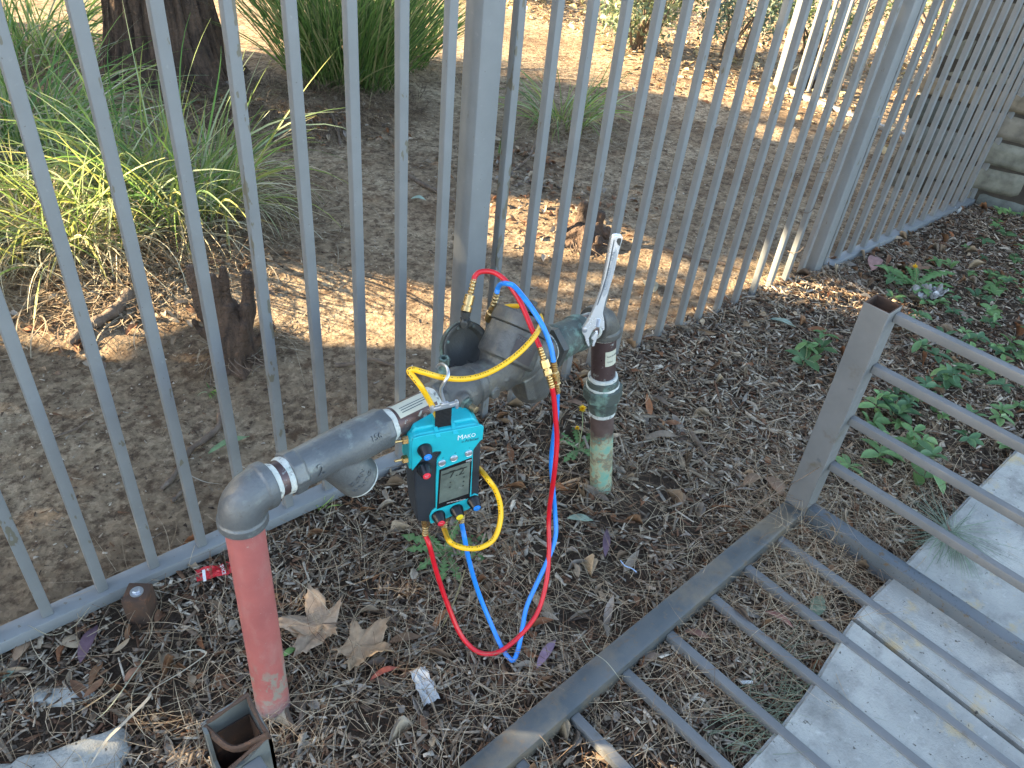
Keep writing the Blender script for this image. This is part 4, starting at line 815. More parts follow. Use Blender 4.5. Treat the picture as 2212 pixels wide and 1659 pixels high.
cl=[(0.45,1.05,0.25),(0.75,1.35,0.3),(1.3,2.5,0.35),(1.75,2.1,0.3),(2.3,1.35,0.3),(4.2,1.9,0.5),(2.2,0.9,0.35)]
for cx,cy,r in cl:
    n=160; x=cx+RNG.normal(0,r*.6,n); y=np.abs(cy+RNG.normal(0,r*.5,n)); L=RNG.uniform(0.02,0.055,n)
    B.add(*batch(T,F,np.stack([x,y,hg(x,y)+RNG.uniform(0.0,0.012,n)],1),np.stack([L,L*.4,L],1),rotm(RNG.uniform(0,6.3,n),RNG.normal(0,.25,n),RNG.normal(0,.4,n)),pick(drypal,n)))
n=900; x=RNG.uniform(4.2,8,n); y=RNG.uniform(0.3,5,n); L=RNG.uniform(0.03,0.08,n); B.add(*batch(T,F,np.stack([x,y,hg(x,y)+RNG.uniform(0.0,0.03,n)],1),np.stack([L,L*.5,L],1),rotm(RNG.uniform(0,6.3,n),RNG.normal(0,.3,n),RNG.normal(0,.4,n)),pick([(0.5,0.4,0.22),(0.4,0.3,0.16),(0.55,0.48,0.3)],n)))
tag(B.build('dry_leaves',M['dryleaf']),'curled brown dry leaves littering the mulch and the soil','leaf litter',kind='stuff')
# pine needles: bent ribbons
def ribbons(base,yaw,length,width,bend,lift,col,seg=6,droop=None,twist=None):
    """flat bent strips starting at base; bend = sideways curvature, lift = start elevation, droop = change of elevation"""
    n=len(base); th=yaw.copy(); el=lift.copy(); P=base.copy(); pts=[P.copy()]; dirs=[]
    st=length/seg
    for i in range(seg):
        d=np.stack([np.cos(th)*np.cos(el),np.sin(th)*np.cos(el),np.sin(el)],1); dirs.append(d); P=P+d*st[:,None]; pts.append(P.copy()); th=th+bend/seg; el=el-(droop/seg if droop is not None else 0)
    dirs.append(dirs[-1]); V_=np.zeros((n,seg+1,2,3))
    tw=twist if twist is not None else np.zeros(n)
    for i in range(seg+1):
        d=dirs[i]; s=np.stack([-d[:,1],d[:,0],np.zeros(n)],1); ln=np.linalg.norm(s,axis=1,keepdims=True); s=np.where(ln<1e-3,np.array([[1.,0,0]]),s/np.maximum(ln,1e-6)); u=np.cross(d,s)
        sd_=s*np.cos(tw)[:,None]+u*np.sin(tw)[:,None]; t=i/seg; w=width*(0.5 if callable(width) else 1)*(1-0.85*max(0,(t-0.45)/0.55)**1.6)*(0.75+0.25*min(1,t*4))
        V_[:,i,0]=pts[i]-sd_*w[:,None]*0.5; V_[:,i,1]=pts[i]+sd_*w[:,None]*0.5
    base_i=(np.arange(n)*(seg+1)*2)[:,None,None]; f=np.array([(2*i,2*i+1,2*i+3,2*i+2) for i in range(seg)])[None]+base_i
    return V_.reshape(-1,3),f.reshape(-1,4),np.repeat(col,(seg+1)*2,0)
ned=[(0.30,0.22,0.14),(0.40,0.31,0.21),(0.20,0.135,0.085),(0.16,0.095,0.055),(0.40,0.33,0.23),(0.23,0.19,0.13)]
B=Batch()
def needles(x,y,zlo=0.004,zhi=0.022,L=(0.05,0.17),w=(0.0007,0.0013),pal=ned):
    n=len(x); z=hg(x,y)+RNG.uniform(zlo,zhi,n); B.add(*ribbons(np.stack([x,y,z],1),RNG.uniform(0,6.3,n),RNG.uniform(*L,n),RNG.uniform(*w,n),RNG.normal(0,0.9,n),RNG.normal(0.05,0.12,n),pick(pal,n),6,RNG.normal(0.1,0.2,n)))
x,y=bed(6800); k=(np.array([fn(a,b,2.5,21) for a,b in zip(x,y)])>RNG.uniform(-0.45,0.35,len(x))); needles(x[k],y[k])
for cx,cy,rx,ry,nn in ((1.42,-0.78,0.16,0.09,700),(1.75,-0.85,0.3,0.08,700),(0.15,-0.35,0.25,0.15,500),(0.9,-0.8,0.3,0.1,500),(1.5,-0.45,0.3,0.2,700),(2.2,-0.35,0.4,0.25,700),(0.75,-0.45,0.2,0.15,500),(0.45,-0.3,0.25,0.2,500),(1.2,-0.93,0.25,0.05,250)):
    needles(cx+RNG.normal(0,rx,nn),np.minimum(0.03,cy+RNG.normal(0,ry,nn)),0.005,0.035)
n=260; needles(RNG.uniform(0.2,3.6,n),RNG.uniform(0.05,2.2,n),0.001,0.006,(0.04,0.14))
n=90; needles(RNG.uniform(1.35,1.62,n),RNG.normal(-0.72,0.05,n),0.05,0.075,(0.06,0.2))
tag(B.build('pine_needles',M['litter']),'long tan pine needles strewn over the mulch','pine needles',kind='stuff')
# ================================================================ SINGLE LEAVES AND RUBBISH
def single(name,label,cat,px,py,L,wd,yaw,pal,shape='lance',curl=0.2,fold=0.2,wave=0.02,z=0.014,group=None,tilt=0.0,roll=0.0,mat='dryleaf',stem=True,zb=0.0):
    P=onz(px,py,zb); P.z=(hgt(P.x,P.y) if zb==0 else zb)+z; T,F=leafT(10,curl,fold,shape,wave)
    R_=rotm(np.array([yaw]),np.array([tilt]),np.array([roll])); v,f,c=batch(T,F,np.array([P]),np.array([[L,L*wd,L]]),R_,np.array([pal]))
    mid=(np.arange(len(v))%3==1); c=c.copy(); c[mid]*=1.18
    o=npmesh(name,v,f,c,M[mat],None,True); o['label']=label; o['category']=cat
    if group: o['group']=group
    md=o.modifiers.new('s','SOLIDIFY'); md.thickness=0.0006; return o
def dirpix(x0,y0,x1,y1): 
    a=onz(x0,y0);b=onz(x1,y1); return math.atan2(b.y-a.y,b.x-a.x),(b-a).length,((x0+x1)/2,(y0+y1)/2)
def lp_(x0,y0,x1,y1,name,label,col,wd=0.25,**k):
    yaw,L,(mx,my)=dirpix(x0,y0,x1,y1); return single(name,label,'leaf',mx,my,L,wd,yaw,col,**k)
purple=(0.15,0.095,0.12); gleaf=(0.20,0.27,0.19)
lp_(172,1430,212,1346,'fallen_leaf','purple leaf lying below the rusty bolt block',purple,0.3)
lp_(1158,1450,1200,1388,'fallen_leaf','pale purple leaf lying between the blue hose bend and the cage tube',(0.26,0.18,0.24),0.24)
lp_(1302,1222,1306,1160,'fallen_leaf','slim purple leaf on a crumpled pale leaf right of the hoses',(0.15,0.10,0.13),0.2,z=0.03)
lp_(1222,1135,1278,1140,'fallen_leaf','pale green oval leaf on the mulch just right of the hoses',(0.26,0.33,0.26),0.36,curl=0.1)
lp_(1655,712,1710,730,'fallen_leaf','pale green leaf lying on chips left of the upright cage post',(0.28,0.36,0.30),0.3,curl=0.1)
lp_(1648,1330,1710,1366,'fallen_leaf','reddish green leaf under the lying cage pickets',(0.26,0.12,0.10),0.27,curl=0.3)
lp_(1752,1340,1774,1290,'fallen_leaf','dull green leaf beside the red leaf under the cage',(0.17,0.22,0.15),0.42,curl=0.1)
lp_(1475,1370,1533,1387,'fallen_leaf','long rust brown leaf beside the ground tube of the cage',(0.20,0.105,0.08),0.3,curl=0.1)
lp_(452,985,540,948,'fallen_leaf','green eucalyptus leaf on the soil behind the pipe elbow',(0.20,0.30,0.16),0.2,curl=0.1)
lp_(888,437,920,440,'fallen_leaf','small blue green leaf on bare soil left of the first post',(0.28,0.38,0.32),0.45,curl=0.4)
lp_(800,1475,862,1448,'fallen_leaf','rust red curved leaf above the white crumpled paper',(0.34,0.10,0.07),0.22,curl=0.5)
lp_(0,1470,40,1434,'fallen_leaf','pale green leaf at the left edge of the picture',(0.22,0.29,0.23),0.3,curl=0.1)
lp_(28,1424,62,1378,'fallen_leaf','oval tan leaf with dark spots beside the rail, left',(0.34,0.23,0.15),0.5,shape='oval',curl=0.15)
lp_(350,1425,402,1412,'fallen_leaf','pale tan leaf left of the red riser',(0.32,0.26,0.19),0.32)
lp_(840,1387,912,1375,'fallen_leaf','slim brown leaf between the big maple leaf and the red hose loop',(0.20,0.13,0.085),0.3)
lp_(612,1425,640,1408,'fallen_leaf','small bright green leaf touching the red riser',(0.16,0.30,0.10),0.5,shape='oval',mat='leaf',z=0.03)
lp_(1218,900,1260,912,'fallen_leaf','brown curled leaf near the right riser',(0.20,0.13,0.09),0.35)
lp_(1385,965,1462,958,'fallen_leaf','long grey brown leaf on the mulch right of the right riser',(0.26,0.21,0.16),0.26)
lp_(1395,880,1440,905,'fallen_leaf','pointed brown leaf on the chips right of the union nut',(0.17,0.13,0.10),0.3)
lp_(268,1472,305,1440,'fallen_leaf','pale bent leaf on the litter left of the riser foot',(0.30,0.17,0.11),0.4,curl=0.6,shape='oval')
lp_(130,1378,172,1392,'fallen_leaf','folded tan leaf hanging over litter below the rail',(0.38,0.30,0.21),0.6,curl=0.6,shape='oval')
lp_(1880,590,1890,560,'fallen_leaf','pink lobed leaf standing in the mulch behind the cage post',(0.36,0.22,0.20),0.4)
lp_(1650,1040,1686,1080,'fallen_leaf','large brown curled leaf at the foot of the upright cage post',(0.24,0.16,0.11),0.6,curl=0.5,shape='oval')
lp_(1600,1060,1640,1040,'fallen_leaf','brown leaf on needles above the cage corner',(0.22,0.15,0.10),0.4,curl=0.5)
lp_(1394,612,1410,640,'fallen_leaf','pale leaf on soil right of the wrench between pickets',(0.34,0.31,0.22),0.6,shape='oval',curl=0.2)
# lobed maple leaves
def maple(px,py,r,yaw,label,col,tilt=0.1,z=0.02):
    P=onz(px,py); P.z=hgt(P.x,P.y)+z; lob=[]
    n=5; out=[]
    angs=[-2.3,-1.15,0,1.15,2.3]; lens=[0.6,0.92,1.0,0.92,0.6]
    for a,l in zip(angs,lens):
        out+=[(a-0.42,l*0.58),(a-0.24,l*0.70),(a-0.20,l*0.80),(a-0.10,l*0.78),(a,l),(a+0.10,l*0.78),(a+0.20,l*0.80),(a+0.24,l*0.70),(a+0.42,l*0.58),(a+0.57,l*0.46)]
    rings=[0.0,0.3,0.6,0.85,1.0]; vs=[];fs=[];m=len(out)
    for k,t in enumerate(rings):
        for a,l in out:
            x=math.cos(a)*l*t*r; y=math.sin(a)*l*t*r; zz_=r*(0.16*noise.noise(V((x*22,y*22,px)))+0.10*math.cos(a*5.45)*t*t+0.22*t*t*noise.noise(V((math.cos(a)*2,math.sin(a)*2,py)))+0.10*t**3)
            vs.append((x,y,zz_))
    for k in range(len(rings)-1):
        for i in range(m): fs.append((k*m+i,k*m+(i+1)%m,(k+1)*m+(i+1)%m,(k+1)*m+i))
    R_=Matrix.Rotation(yaw,4,'Z')@Matrix.Rotation(tilt,4,'Y'); vs=np.array([P+R_@V(q) for q in vs]); c=np.array([tuple(k*(1+0.12*noise.noise(V(v)*40)) for k in col) for v in vs])
    t=thing('maple_leaf',label,'leaf',P); o=npmesh('blade',vs,np.array(fs),c,M['dryleaf'],t,True); md=o.modifiers.new('s','SOLIDIFY'); md.thickness=0.0007
    MB().tube([P,P+R_@V((-r*0.4,0.004,0.004)),P+R_@V((-r*0.75,-0.01,0.0))],0.0012,6).build('stalk',M['deadwood'],t)
maple(697,1352,0.105,2.5,'large pale tan maple leaf with torn lobes right of the red riser',(0.38,0.29,0.21),0.15,0.03)
maple(775,1398,0.088,-1.1,'crinkled tan maple leaf overlapping the larger one on its right',(0.40,0.29,0.19),-0.2,0.025)
maple(1375,1430,0.05,0.6,'small brown lobed leaf beside the ground tube of the cage',(0.22,0.16,0.12),0.1)
maple(1980,590,0.06,0.6,'brown lobed leaf in the vine behind the cage top',(0.24,0.15,0.10),0.1)
# crumpled sheets
def crumple(name,label,cat,px,py,L,Wd,yaw,mat,amp=0.006,z=0.015,seed=1,zb=None,tilt=0,strip=None):
    P=onz(px,py); P.z=hgt(P.x,P.y)+z; nu,nv_=14,10; vs=[];X=V((math.cos(yaw),math.sin(yaw),0));Y=V((-X.y,X.x,0))
    for i in range(nu+1):
        for j in range(nv_+1):
            u=(i/nu-.5)*L*(1+0.1*noise.noise(V((j*.7,seed,0)))); v=(j/nv_-.5)*Wd*(1+0.25*noise.noise(V((i*.5,seed,2))))
            vs.append(P+X*u+Y*v+ZZ*(amp*2*noise.noise(V((i*.33,j*.33,seed)))+amp*noise.noise(V((i*.9,j*.9,seed)))+tilt*u))
    fs=[(i*(nv_+1)+j,i*(nv_+1)+j+1,(i+1)*(nv_+1)+j+1,(i+1)*(nv_+1)+j) for i in range(nu) for j in range(nv_)]
    o=MB().add(vs,fs).build(name,mat,None,smooth=0,fix=False); tag(o,label,cat); o.modifiers.new('s','SOLIDIFY').thickness=0.0005; return o
crumple('crumpled_paper','crumpled white printed paper lying below the hose loop','paper',917,1488,0.075,0.032,1.35,M['white_litter'],0.004,seed=3)
wr=crumple('candy_wrapper','red wrapper with a white end half hidden behind the red riser','wrapper',465,1236,0.075,0.032,-0.3,M['red_wrap'],0.003,seed=8)
text('SVICE',0.010,onz(475,1222,0.027),(onz(484,1250,0.025)-onz(475,1222,0.027)),(onz(490,1216,0.03)-onz(475,1222,0.027)),0.0001,'wrapper_lettering',M['white_ink'],wr)
MB().box(onz(441,1243,0.027),(0.006,0.030,0.001),(V((math.cos(-.3),math.sin(-.3),0)),V((math.sin(.3),math.cos(.3),0)),ZZ)).build('white_end',M['white_ink'],wr)
crumple('cloth_rag','grey and white rag lying in the vine behind the cage top','rag',1995,652,0.13,0.06,-0.3,M['grey_cloth'],0.022,0.04,seed=5)
crumple('foil_scrap','white scrap of litter at the foot of the stone wall','litter',2065,460,0.05,0.03,0.2,M['white_litter'],0.01,seed=9)
crumple('plastic_scrap','small white plastic scrap on the mulch near the far rail','litter',1898,535,0.02,0.012,0.6,M['white_litter'],0.003,seed=10)
P=onz(1612,1475); d=V((0.75,-0.55,0.05)).normalized()
tag(MB().lathe(V((P.x,P.y,hgt(P.x,P.y)+0.016))-d*0.012,d,[(0,0.0038),(0.024,0.0038)],14).build('cigarette_end',M['white_litter']),'white cigarette end lying on bark between cage pickets','cigarette')
P=onz(1700,980); P=onz(2375*0+1730,936); 
pts=[onz(x,y,0.02) for x,y in ((1262,1100),(1268,1108),(1275,1115),(1282,1114),(1290,1120),(1300,1122))]
pts=[onz(x,y,0.022) for x,y in ((1340,1210),(1350,1222),(1365,1228),(1375,1236))]
tag(MB().tube(pts,0.0014,6).build('string',surf('blue_white_string',(0.5,0.6,0.75),(0.2,0.35,0.6),400,0.7)),'short blue and white string on the mulch above the cage tube','string')
# ================================================================ STICKS, ROOTS, STUMPS
def stick(label,pts,r0,r1,name='stick',mat='deadwood',twigs=0,cat='stick'):
    P=[]; 
    for x,y,z in pts: q=onz(x,y,z); q.z=hgt(q.x,q.y)+z; P.append(q)
    b=MB(); b.tube(P,lambda t:(r0+(r1-r0)*t)*(1+0.18*math.sin(t*23)),9); o=b.build(name,M[mat],None,smooth=60); tag(o,label,cat); return o
stick('thick weathered branch lying on sunlit soil at the left',[(285,645,.012),(250,680,.018),(200,710,.016),(150,745,.006)],0.02,0.013,'branch',cat='branch')
stick('bent brown stick with a broken end behind the left pickets',[(478,885,.012),(472,920,.014),(440,950,.014),(405,975,.014),(375,1030,.008),(348,1060,.004)],0.009,0.006)
stick('thin stick pointing towards the rail, left',[(372,1085,.006),(395,1060,.008),(415,1040,.010)],0.005,0.003)
stick('short pale stick lying in sun between the far pickets',[(712,262,.01),(728,290,.012),(735,322,.004)],0.010,0.007)
stick('long pale root crossing the soil behind the first post',[(880,378,.0),(915,400,.008),(945,415,.008),(985,440,.0)],0.010,0.008,'root',cat='root')
stick('pale root crossing the soil behind the middle pickets',[(1430,535,.0),(1500,560,.006),(1560,575,.004),(1620,590,.0)],0.009,0.006,'root',cat='root')
stick('forked grey twig left of the relief valve',[(725,790,.006),(765,786,.012),(800,778,.012),(845,790,.008),(870,795,.006)],0.006,0.004)
stick('thin purple grey twig under the small grass tuft',[(1160,300,.05),(1140,340,.03),(1105,370,.008)],0.005,0.003)
stick('straight thin twig on soil at the left edge',[(100,955,.004),(160,935,.006),(190,915,.006)],0.003,0.0025)
stick('dark dead twig leaning at the left riser foot',[(560,1330,.02),(630,1560,.02),(660,1500,.02)],0.005,0.005)
stick('grey twig beside the green riser foot',[(1195,1025,.012),(1250,1035,.014),(1300,1048,.012)],0.003,0.0022)
stick('brown twig on the mulch right of the hoses',[(1490,940,.012),(1530,990,.014)],0.008,0.007)
stick('long dry seed stalk reaching across the upright cage post',[(1420,1240,.02),(1500,1170,.05),(1600,1110,.10),(1720,1040,.20),(1770,1010,.25)],0.0016,0.001,'dry_stalk',cat='stalk')
def stump(px,py,label,ht,spikes,r=0.035):
    P=onz(px,py); P.z=hgt(P.x,P.y)-0.01; t=thing('tree_stump',label,'stump',P); b=MB()
    b.lathe(P,ZZ,[(0,r*1.9),(0.02,r*1.45),(ht*0.35,r*1.15),(ht*0.6,r*0.95),(ht*0.8,r*0.55)],20,jit=0.5)
    for (dx,dy,h,rr_) in spikes:
        base=P+V((dx*0.35,dy*0.35,ht*0.15)); b.tube([base,base+V((dx*0.5,dy*0.5,h*0.5)),P+V((dx,dy,h))],lambda q:rr_*(1-0.45*q)*(1+0.15*math.sin(q*17)),10)
    o=b.build('stump_wood',M['bark'],t,remesh=0.004,it=1)
    for k in range(26):
        a=random.uniform(0,6.28); q=P+V((math.cos(a)*r*1.3,math.sin(a)*r*1.3,random.uniform(0.0,0.05))); 
        MB().tube([q,q+V((math.cos(a)*.03,math.sin(a)*.03,random.uniform(-.01,.02))),q+V((math.cos(a+.5)*.07,math.sin(a+.5)*.07,-.01))],0.0014,5).build('root_fibre',M['deadwood'],t)
    return t
stump(512,782,'dark split stump with upright snags beside the third picket',0.24,[(-0.075,0.02,0.315,0.026),(-0.03,0.0,0.285,0.020),(0.0,0.0,0.30,0.018),(0.052,-0.03,0.285,0.026),(0.03,-0.05,0.20,0.018),(0.015,-0.06,0.15,0.016),(0.10,-0.05,0.11,0.016),(-0.09,0.03,0.15,0.012)],0.042)
stump(1258,520,'low ragged stump in sun beside the wrench top',0.12,[(-0.10,0.06,0.15,0.016),(0.0,0.02,0.17,0.034),(0.05,-0.03,0.14,0.03),(0.09,-0.06,0.07,0.03),(0.0,-0.09,0.06,0.03)],0.06)
# ================================================================ TREE
tr=thing('tree','thick dark rough barked tree trunk with a flared foot behind the left pickets','tree',(1.36,3.02,0))
TP=V((1.37,3.00,0)); seg=150; prof=[]; vs=[]; nz_=130
for i in range(nz_+1):
    z=-0.05+4.2*(i/nz_)**1.3; r=0.235+0.15*math.exp(-max(z,0)/0.16)+0.03*math.exp(-max(z,0)/0.6)-0.02*z
    for k in range(seg):
        th=2*math.pi*k/seg; c,s=math.cos(th),math.sin(th)
        n1=noise.noise(V((c*1.3,s*1.3,z*0.4))); n2=abs(noise.noise(V((c*9,s*9,z*1.5+n1)))); n3=abs(noise.noise(V((c*17,s*17,z*3))))
        but=0.05*math.exp(-max(z,0)/0.22)*math.cos(th*5+1)
        rr_=r*(1+0.10*n1)+but-0.11*max(0,0.22-n2)-0.05*max(0,0.2-n3)
        vs.append(TP+V((c*rr_,s*rr_,z+0.0)))
fs=[(i*seg+k,i*seg+(k+1)%seg,(i+1)*seg+(k+1)%seg,(i+1)*seg+k) for i in range(nz_) for k in range(seg)]
o=MB().add(vs,fs).build('trunk',M['bark'],tr,smooth=0,fix=False)
for a in (0.4,1.7,3.0,4.3,5.4):
    MB().tube([TP+V((0,0,3.4)),TP+V((math.cos(a)*.8,math.sin(a)*.8,4.6)),TP+V((math.cos(a)*1.7,math.sin(a)*1.7,5.6))],lambda q:0.11*(1-0.75*q),10).build('limb',M['bark'],tr)
n=24000; q_=RNG.normal(0,1,(n,3)); q_/=np.linalg.norm(q_,axis=1,keepdims=True); q_*=RNG.random((n,1))**0.45; cl_=RNG.normal(0,1,(60,3)); 
p_=np.array([[1.2,3.3,4.6]])+q_*np.array([[3.9,2.9,1.25]]); p_+=0.25*np.sin(p_[:,[1,2,0]]*3.1); T,F=leafT(2,0.2,0.2,'lance'); L=RNG.uniform(0.12,0.22,n)
v,f,c=batch(T,F,p_,np.stack([L,L*.42,L],1),rotm(RNG.uniform(0,6.3,n),RNG.uniform(0,1.4,n),RNG.normal(0,.5,n)),pick([(0.06,0.10,0.04),(0.09,0.13,0.05)],n)); npmesh('crown',v,f,c,M['leaf'],tr)
# ================================================================ GRASSES
def tuft(name,label,cat,px,py,n,R_,L,wd,pal,dead=0.2,spread=0.5,up=1.25,droop=(0.6,1.8),group=None,par=None,deadpal=((0.36,0.30,0.19),(0.30,0.24,0.16),(0.22,0.17,0.12)),dz=0,base=None,deadL=0.6,lay=0.0):
    P=base if base else onz(px,py); P.z=hgt(P.x,P.y)
    t=thing(name,label,cat,P,group); B_=Batch()
    a=RNG.uniform(0,6.28,n); r=R_*np.sqrt(RNG.random(n)); x=P.x+np.cos(a)*r; y=P.y+np.sin(a)*r
    yaw=a+RNG.normal(0,0.7,n); el=np.clip(up-spread*(r/R_)*RNG.uniform(0.4,1.3,n)+RNG.normal(0,0.12,n),0.2,1.55)
    B_.add(*ribbons(np.stack([x,y,hg(x,y)-0.005+dz],1),yaw,RNG.uniform(*L,n),RNG.uniform(*wd,n),RNG.normal(0,0.35,n),el,pick(pal,n,0.2),9,RNG.uniform(*droop,n),RNG.normal(0,0.9,n)))
    nd=int(n*dead)
    if nd:
        a=RNG.uniform(0,6.28,nd); r=R_*1.15*np.sqrt(RNG.random(nd)); x=P.x+np.cos(a)*r; y=P.y+np.sin(a)*r
        B_.add(*ribbons(np.stack([x,y,hg(x,y)+dz],1),a+RNG.normal(0,0.9,nd),RNG.uniform(L[0],L[1],nd)*deadL,RNG.uniform(wd[0],wd[1],nd)*0.6,RNG.normal(0,1.0,nd),RNG.uniform(0.3,1.3,nd),pick(deadpal,nd,0.25),9,RNG.uniform(1.2,3.6,nd),RNG.normal(0,0.9,nd)))
    B_.build('blades',M['grass'],t); return t
gp=[(0.26,0.33,0.20),(0.10,0.20,0.05),(0.14,0.26,0.06),(0.20,0.30,0.08),(0.08,0.16,0.05),(0.26,0.34,0.12)]
gy=[(0.32,0.37,0.22),(0.20,0.27,0.07),(0.30,0.34,0.09),(0.14,0.22,0.06),(0.38,0.37,0.12),(0.22,0.30,0.12)]
gg='strappy grass clumps behind the fence'; dpl=((0.46,0.42,0.30),(0.38,0.34,0.22),(0.52,0.50,0.38),(0.28,0.22,0.15))
tuft('grass_clump','yellow green grass clump catching sun at the left edge behind the pickets','grass',60,545,180,0.20,(0.25,0.55),(0.004,0.008),gy,1.6,0.4,1.3,(0.2,2.2),group=gg,deadpal=dpl,deadL=0.85)
tuft('grass_clump','ragged grass clump full of dry curls between the first and second pickets','grass',215,520,190,0.20,(0.25,0.60),(0.004,0.007),gy,1.8,0.4,1.3,(0.2,2.2),group=gg,deadpal=dpl,deadL=0.85)
tuft('grass_clump','tall pale green grass clump in front of the tree trunk','grass',385,480,220,0.21,(0.32,0.72),(0.004,0.008),gp+gy,1.1,0.3,1.4,(0.2,2.0),group=gg,deadpal=dpl,deadL=0.85)
tuft('grass_clump','grass clump arching right over bare soil beside the fourth picket','grass',470,450,130,0.14,(0.25,0.55),(0.003,0.006),gy,1.5,0.6,1.3,(0.3,2.4),group=gg,deadpal=dpl,deadL=0.9)
tuft('grass_clump','shaded grass clump left of the tree trunk','grass',40,330,300,0.26,(0.35,0.75),(0.005,0.009),gp,1.2,0.45,1.3,(0.3,2.2),group=gg,deadpal=dpl,deadL=0.85)
tuft('grass_clump','grass clump at the top left corner of the picture','grass',60,130,260,0.3,(0.3,0.7),(0.005,0.010),gp,0.9,0.45,1.3,(0.3,2.0),group=gg,deadpal=dpl)
tuft('grass_clump','fountain of dark green grass with a brown thatched base, tallest clump','grass',745,185,1100,0.27,(0.55,0.95),(0.004,0.008),[(0.08,0.15,0.04),(0.12,0.21,0.05),(0.15,0.24,0.07),(0.24,0.31,0.11),(0.06,0.11,0.04),(0.30,0.29,0.14)],0.12,0.42,1.5,(0.1,0.8),group=gg)
tuft('grass_clump','green grass clump just left of the first post at the top','grass',850,140,450,0.2,(0.4,0.75),(0.004,0.008),[(0.06,0.14,0.035),(0.09,0.19,0.05),(0.16,0.24,0.07)],0.2,0.5,1.45,(0.2,1.0),group=gg)
tuft('grass_clump','small sparse grass clump with dry yellow base right of the first post','grass',1215,265,130,0.14,(0.2,0.48),(0.004,0.007),gp+gy,1.2,0.6,1.3,group=gg)
# dead thatch skirt under the big clump
B=Batch(); n=2600; a=RNG.uniform(0,6.28,n); r=np.sqrt(RNG.random(n)); x=1.80+np.cos(a)*r*0.62; y=2.35+np.sin(a)*r*0.42
B.add(*ribbons(np.stack([x,y,hg(x,y)+RNG.uniform(0.0,0.09,n)*(1-r)],1),a+RNG.normal(0,0.8,n),RNG.uniform(0.05,0.2,n),RNG.uniform(0.002,0.004,n),RNG.normal(0,1,n),RNG.uniform(-0.2,0.7,n),pick([(0.13,0.09,0.06),(0.20,0.15,0.10),(0.08,0.055,0.04)],n),6,RNG.uniform(0.5,2,n)))
for cx,cy,rx,ry,nn in ((0.50,1.15,0.35,0.2,1300),(0.95,1.35,0.35,0.25,1300),(2.9,1.45,0.3,0.2,500),(0.72,0.66,0.10,0.08,260)):
    x=cx+RNG.normal(0,rx*.6,nn); y=cy+RNG.normal(0,ry*.6,nn); B.add(*ribbons(np.stack([x,y,hg(x,y)+RNG.uniform(0.0,0.02,nn)],1),RNG.uniform(0,6.3,nn),RNG.uniform(0.04,0.18,nn),RNG.uniform(0.0015,0.004,nn),RNG.normal(0,1.2,nn),RNG.uniform(-0.1,0.4,nn),pick([(0.20,0.15,0.10),(0.13,0.09,0.06),(0.30,0.25,0.18)],nn),6,RNG.uniform(0,1,nn)))
tag(B.build('dead_thatch',M['litter']),'brown dead grass thatch under the grass clumps','dead grass',kind='stuff')
# small weeds
tuft('weed_seedling','tiny pale grass seedling under the strainer between rail and pipe','weed',692,1085,14,0.012,(0.04,0.085),(0.002,0.004),[(0.28,0.42,0.12),(0.36,0.45,0.2)],0.8,0.4,1.4,(0.1,0.8))
tuft('weed_seedling','tiny green weed on the soil below the big stump','weed',455,845,24,0.010,(0.02,0.04),(0.002,0.004),gp,0,0.6,1.1)
tuft('weed_seedling','thin green weed beside the first post on the garden side','weed',1078,335,14,0.02,(0.06,0.14),(0.002,0.004),gp,0.2,0.3,1.4,(0,0.5))
tuft('weed_seedling','dry grass tuft at the foot of the last sunlit pickets','weed',1655,600,70,0.05,(0.05,0.14),(0.0012,0.002),[(0.5,0.42,0.26),(0.42,0.34,0.2)],0.5,0.8,1.1)
tuft('weed_seedling','dry straw tuft sprouting left of the second post foot','weed',1700,590,50,0.05,(0.06,0.16),(0.0012,0.002),[(0.5,0.42,0.26),(0.42,0.34,0.2)],0.5,0.9,1.0)
P=onz(2050,1150,0.03); P.z=0.031
t=thing('needle_tuft','grey green fan of fresh pine needles lying on the path under the cage','pine sprig',P); B=Batch(); n=170
x=P.x+RNG.normal(0,.006,n); y=P.y+RNG.normal(0,.006,n); main=onz(2110,1280)-onz(2050,1150); ym=math.atan2(main.y,main.x)
yaw=np.where(RNG.random(n)<0.62,ym+RNG.normal(0,0.5,n),RNG.uniform(0,6.3,n)); B.add(*ribbons(np.stack([x,y,np.full(n,0.034)],1),yaw,RNG.uniform(0.09,0.19,n),RNG.uniform(0.0009,0.0016,n),RNG.normal(0,0.3,n),RNG.uniform(0.02,0.35,n),pick([(0.20,0.27,0.20),(0.28,0.34,0.27),(0.14,0.20,0.14)],n),7,RNG.uniform(0.1,0.5,n))); B.build('needles',M['grass'],t)
MB().tube([P+ZZ*0.004-V((math.cos(ym),math.sin(ym),0))*0.03,P+ZZ*0.006],0.003,8).build('twig',M['deadwood'],t)
B=Batch(); n=90; x=RNG.uniform(0.85,1.12,n); y=RNG.normal(-0.97,0.035,n); B.add(*ribbons(np.stack([x,y,hg(x,y)+0.03],1),RNG.normal(-0.6,0.6,n),RNG.uniform(0.08,0.2,n),RNG.uniform(0.0009,0.0015,n),RNG.normal(0,0.4,n),RNG.uniform(-0.05,0.1,n),pick([(0.16,0.20,0.13),(0.24,0.28,0.19)],n),6))
tag(B.build('green_needles',M['grass']),'fresh green pine needles scattered along the path edge at the bottom','pine needles',kind='stuff')
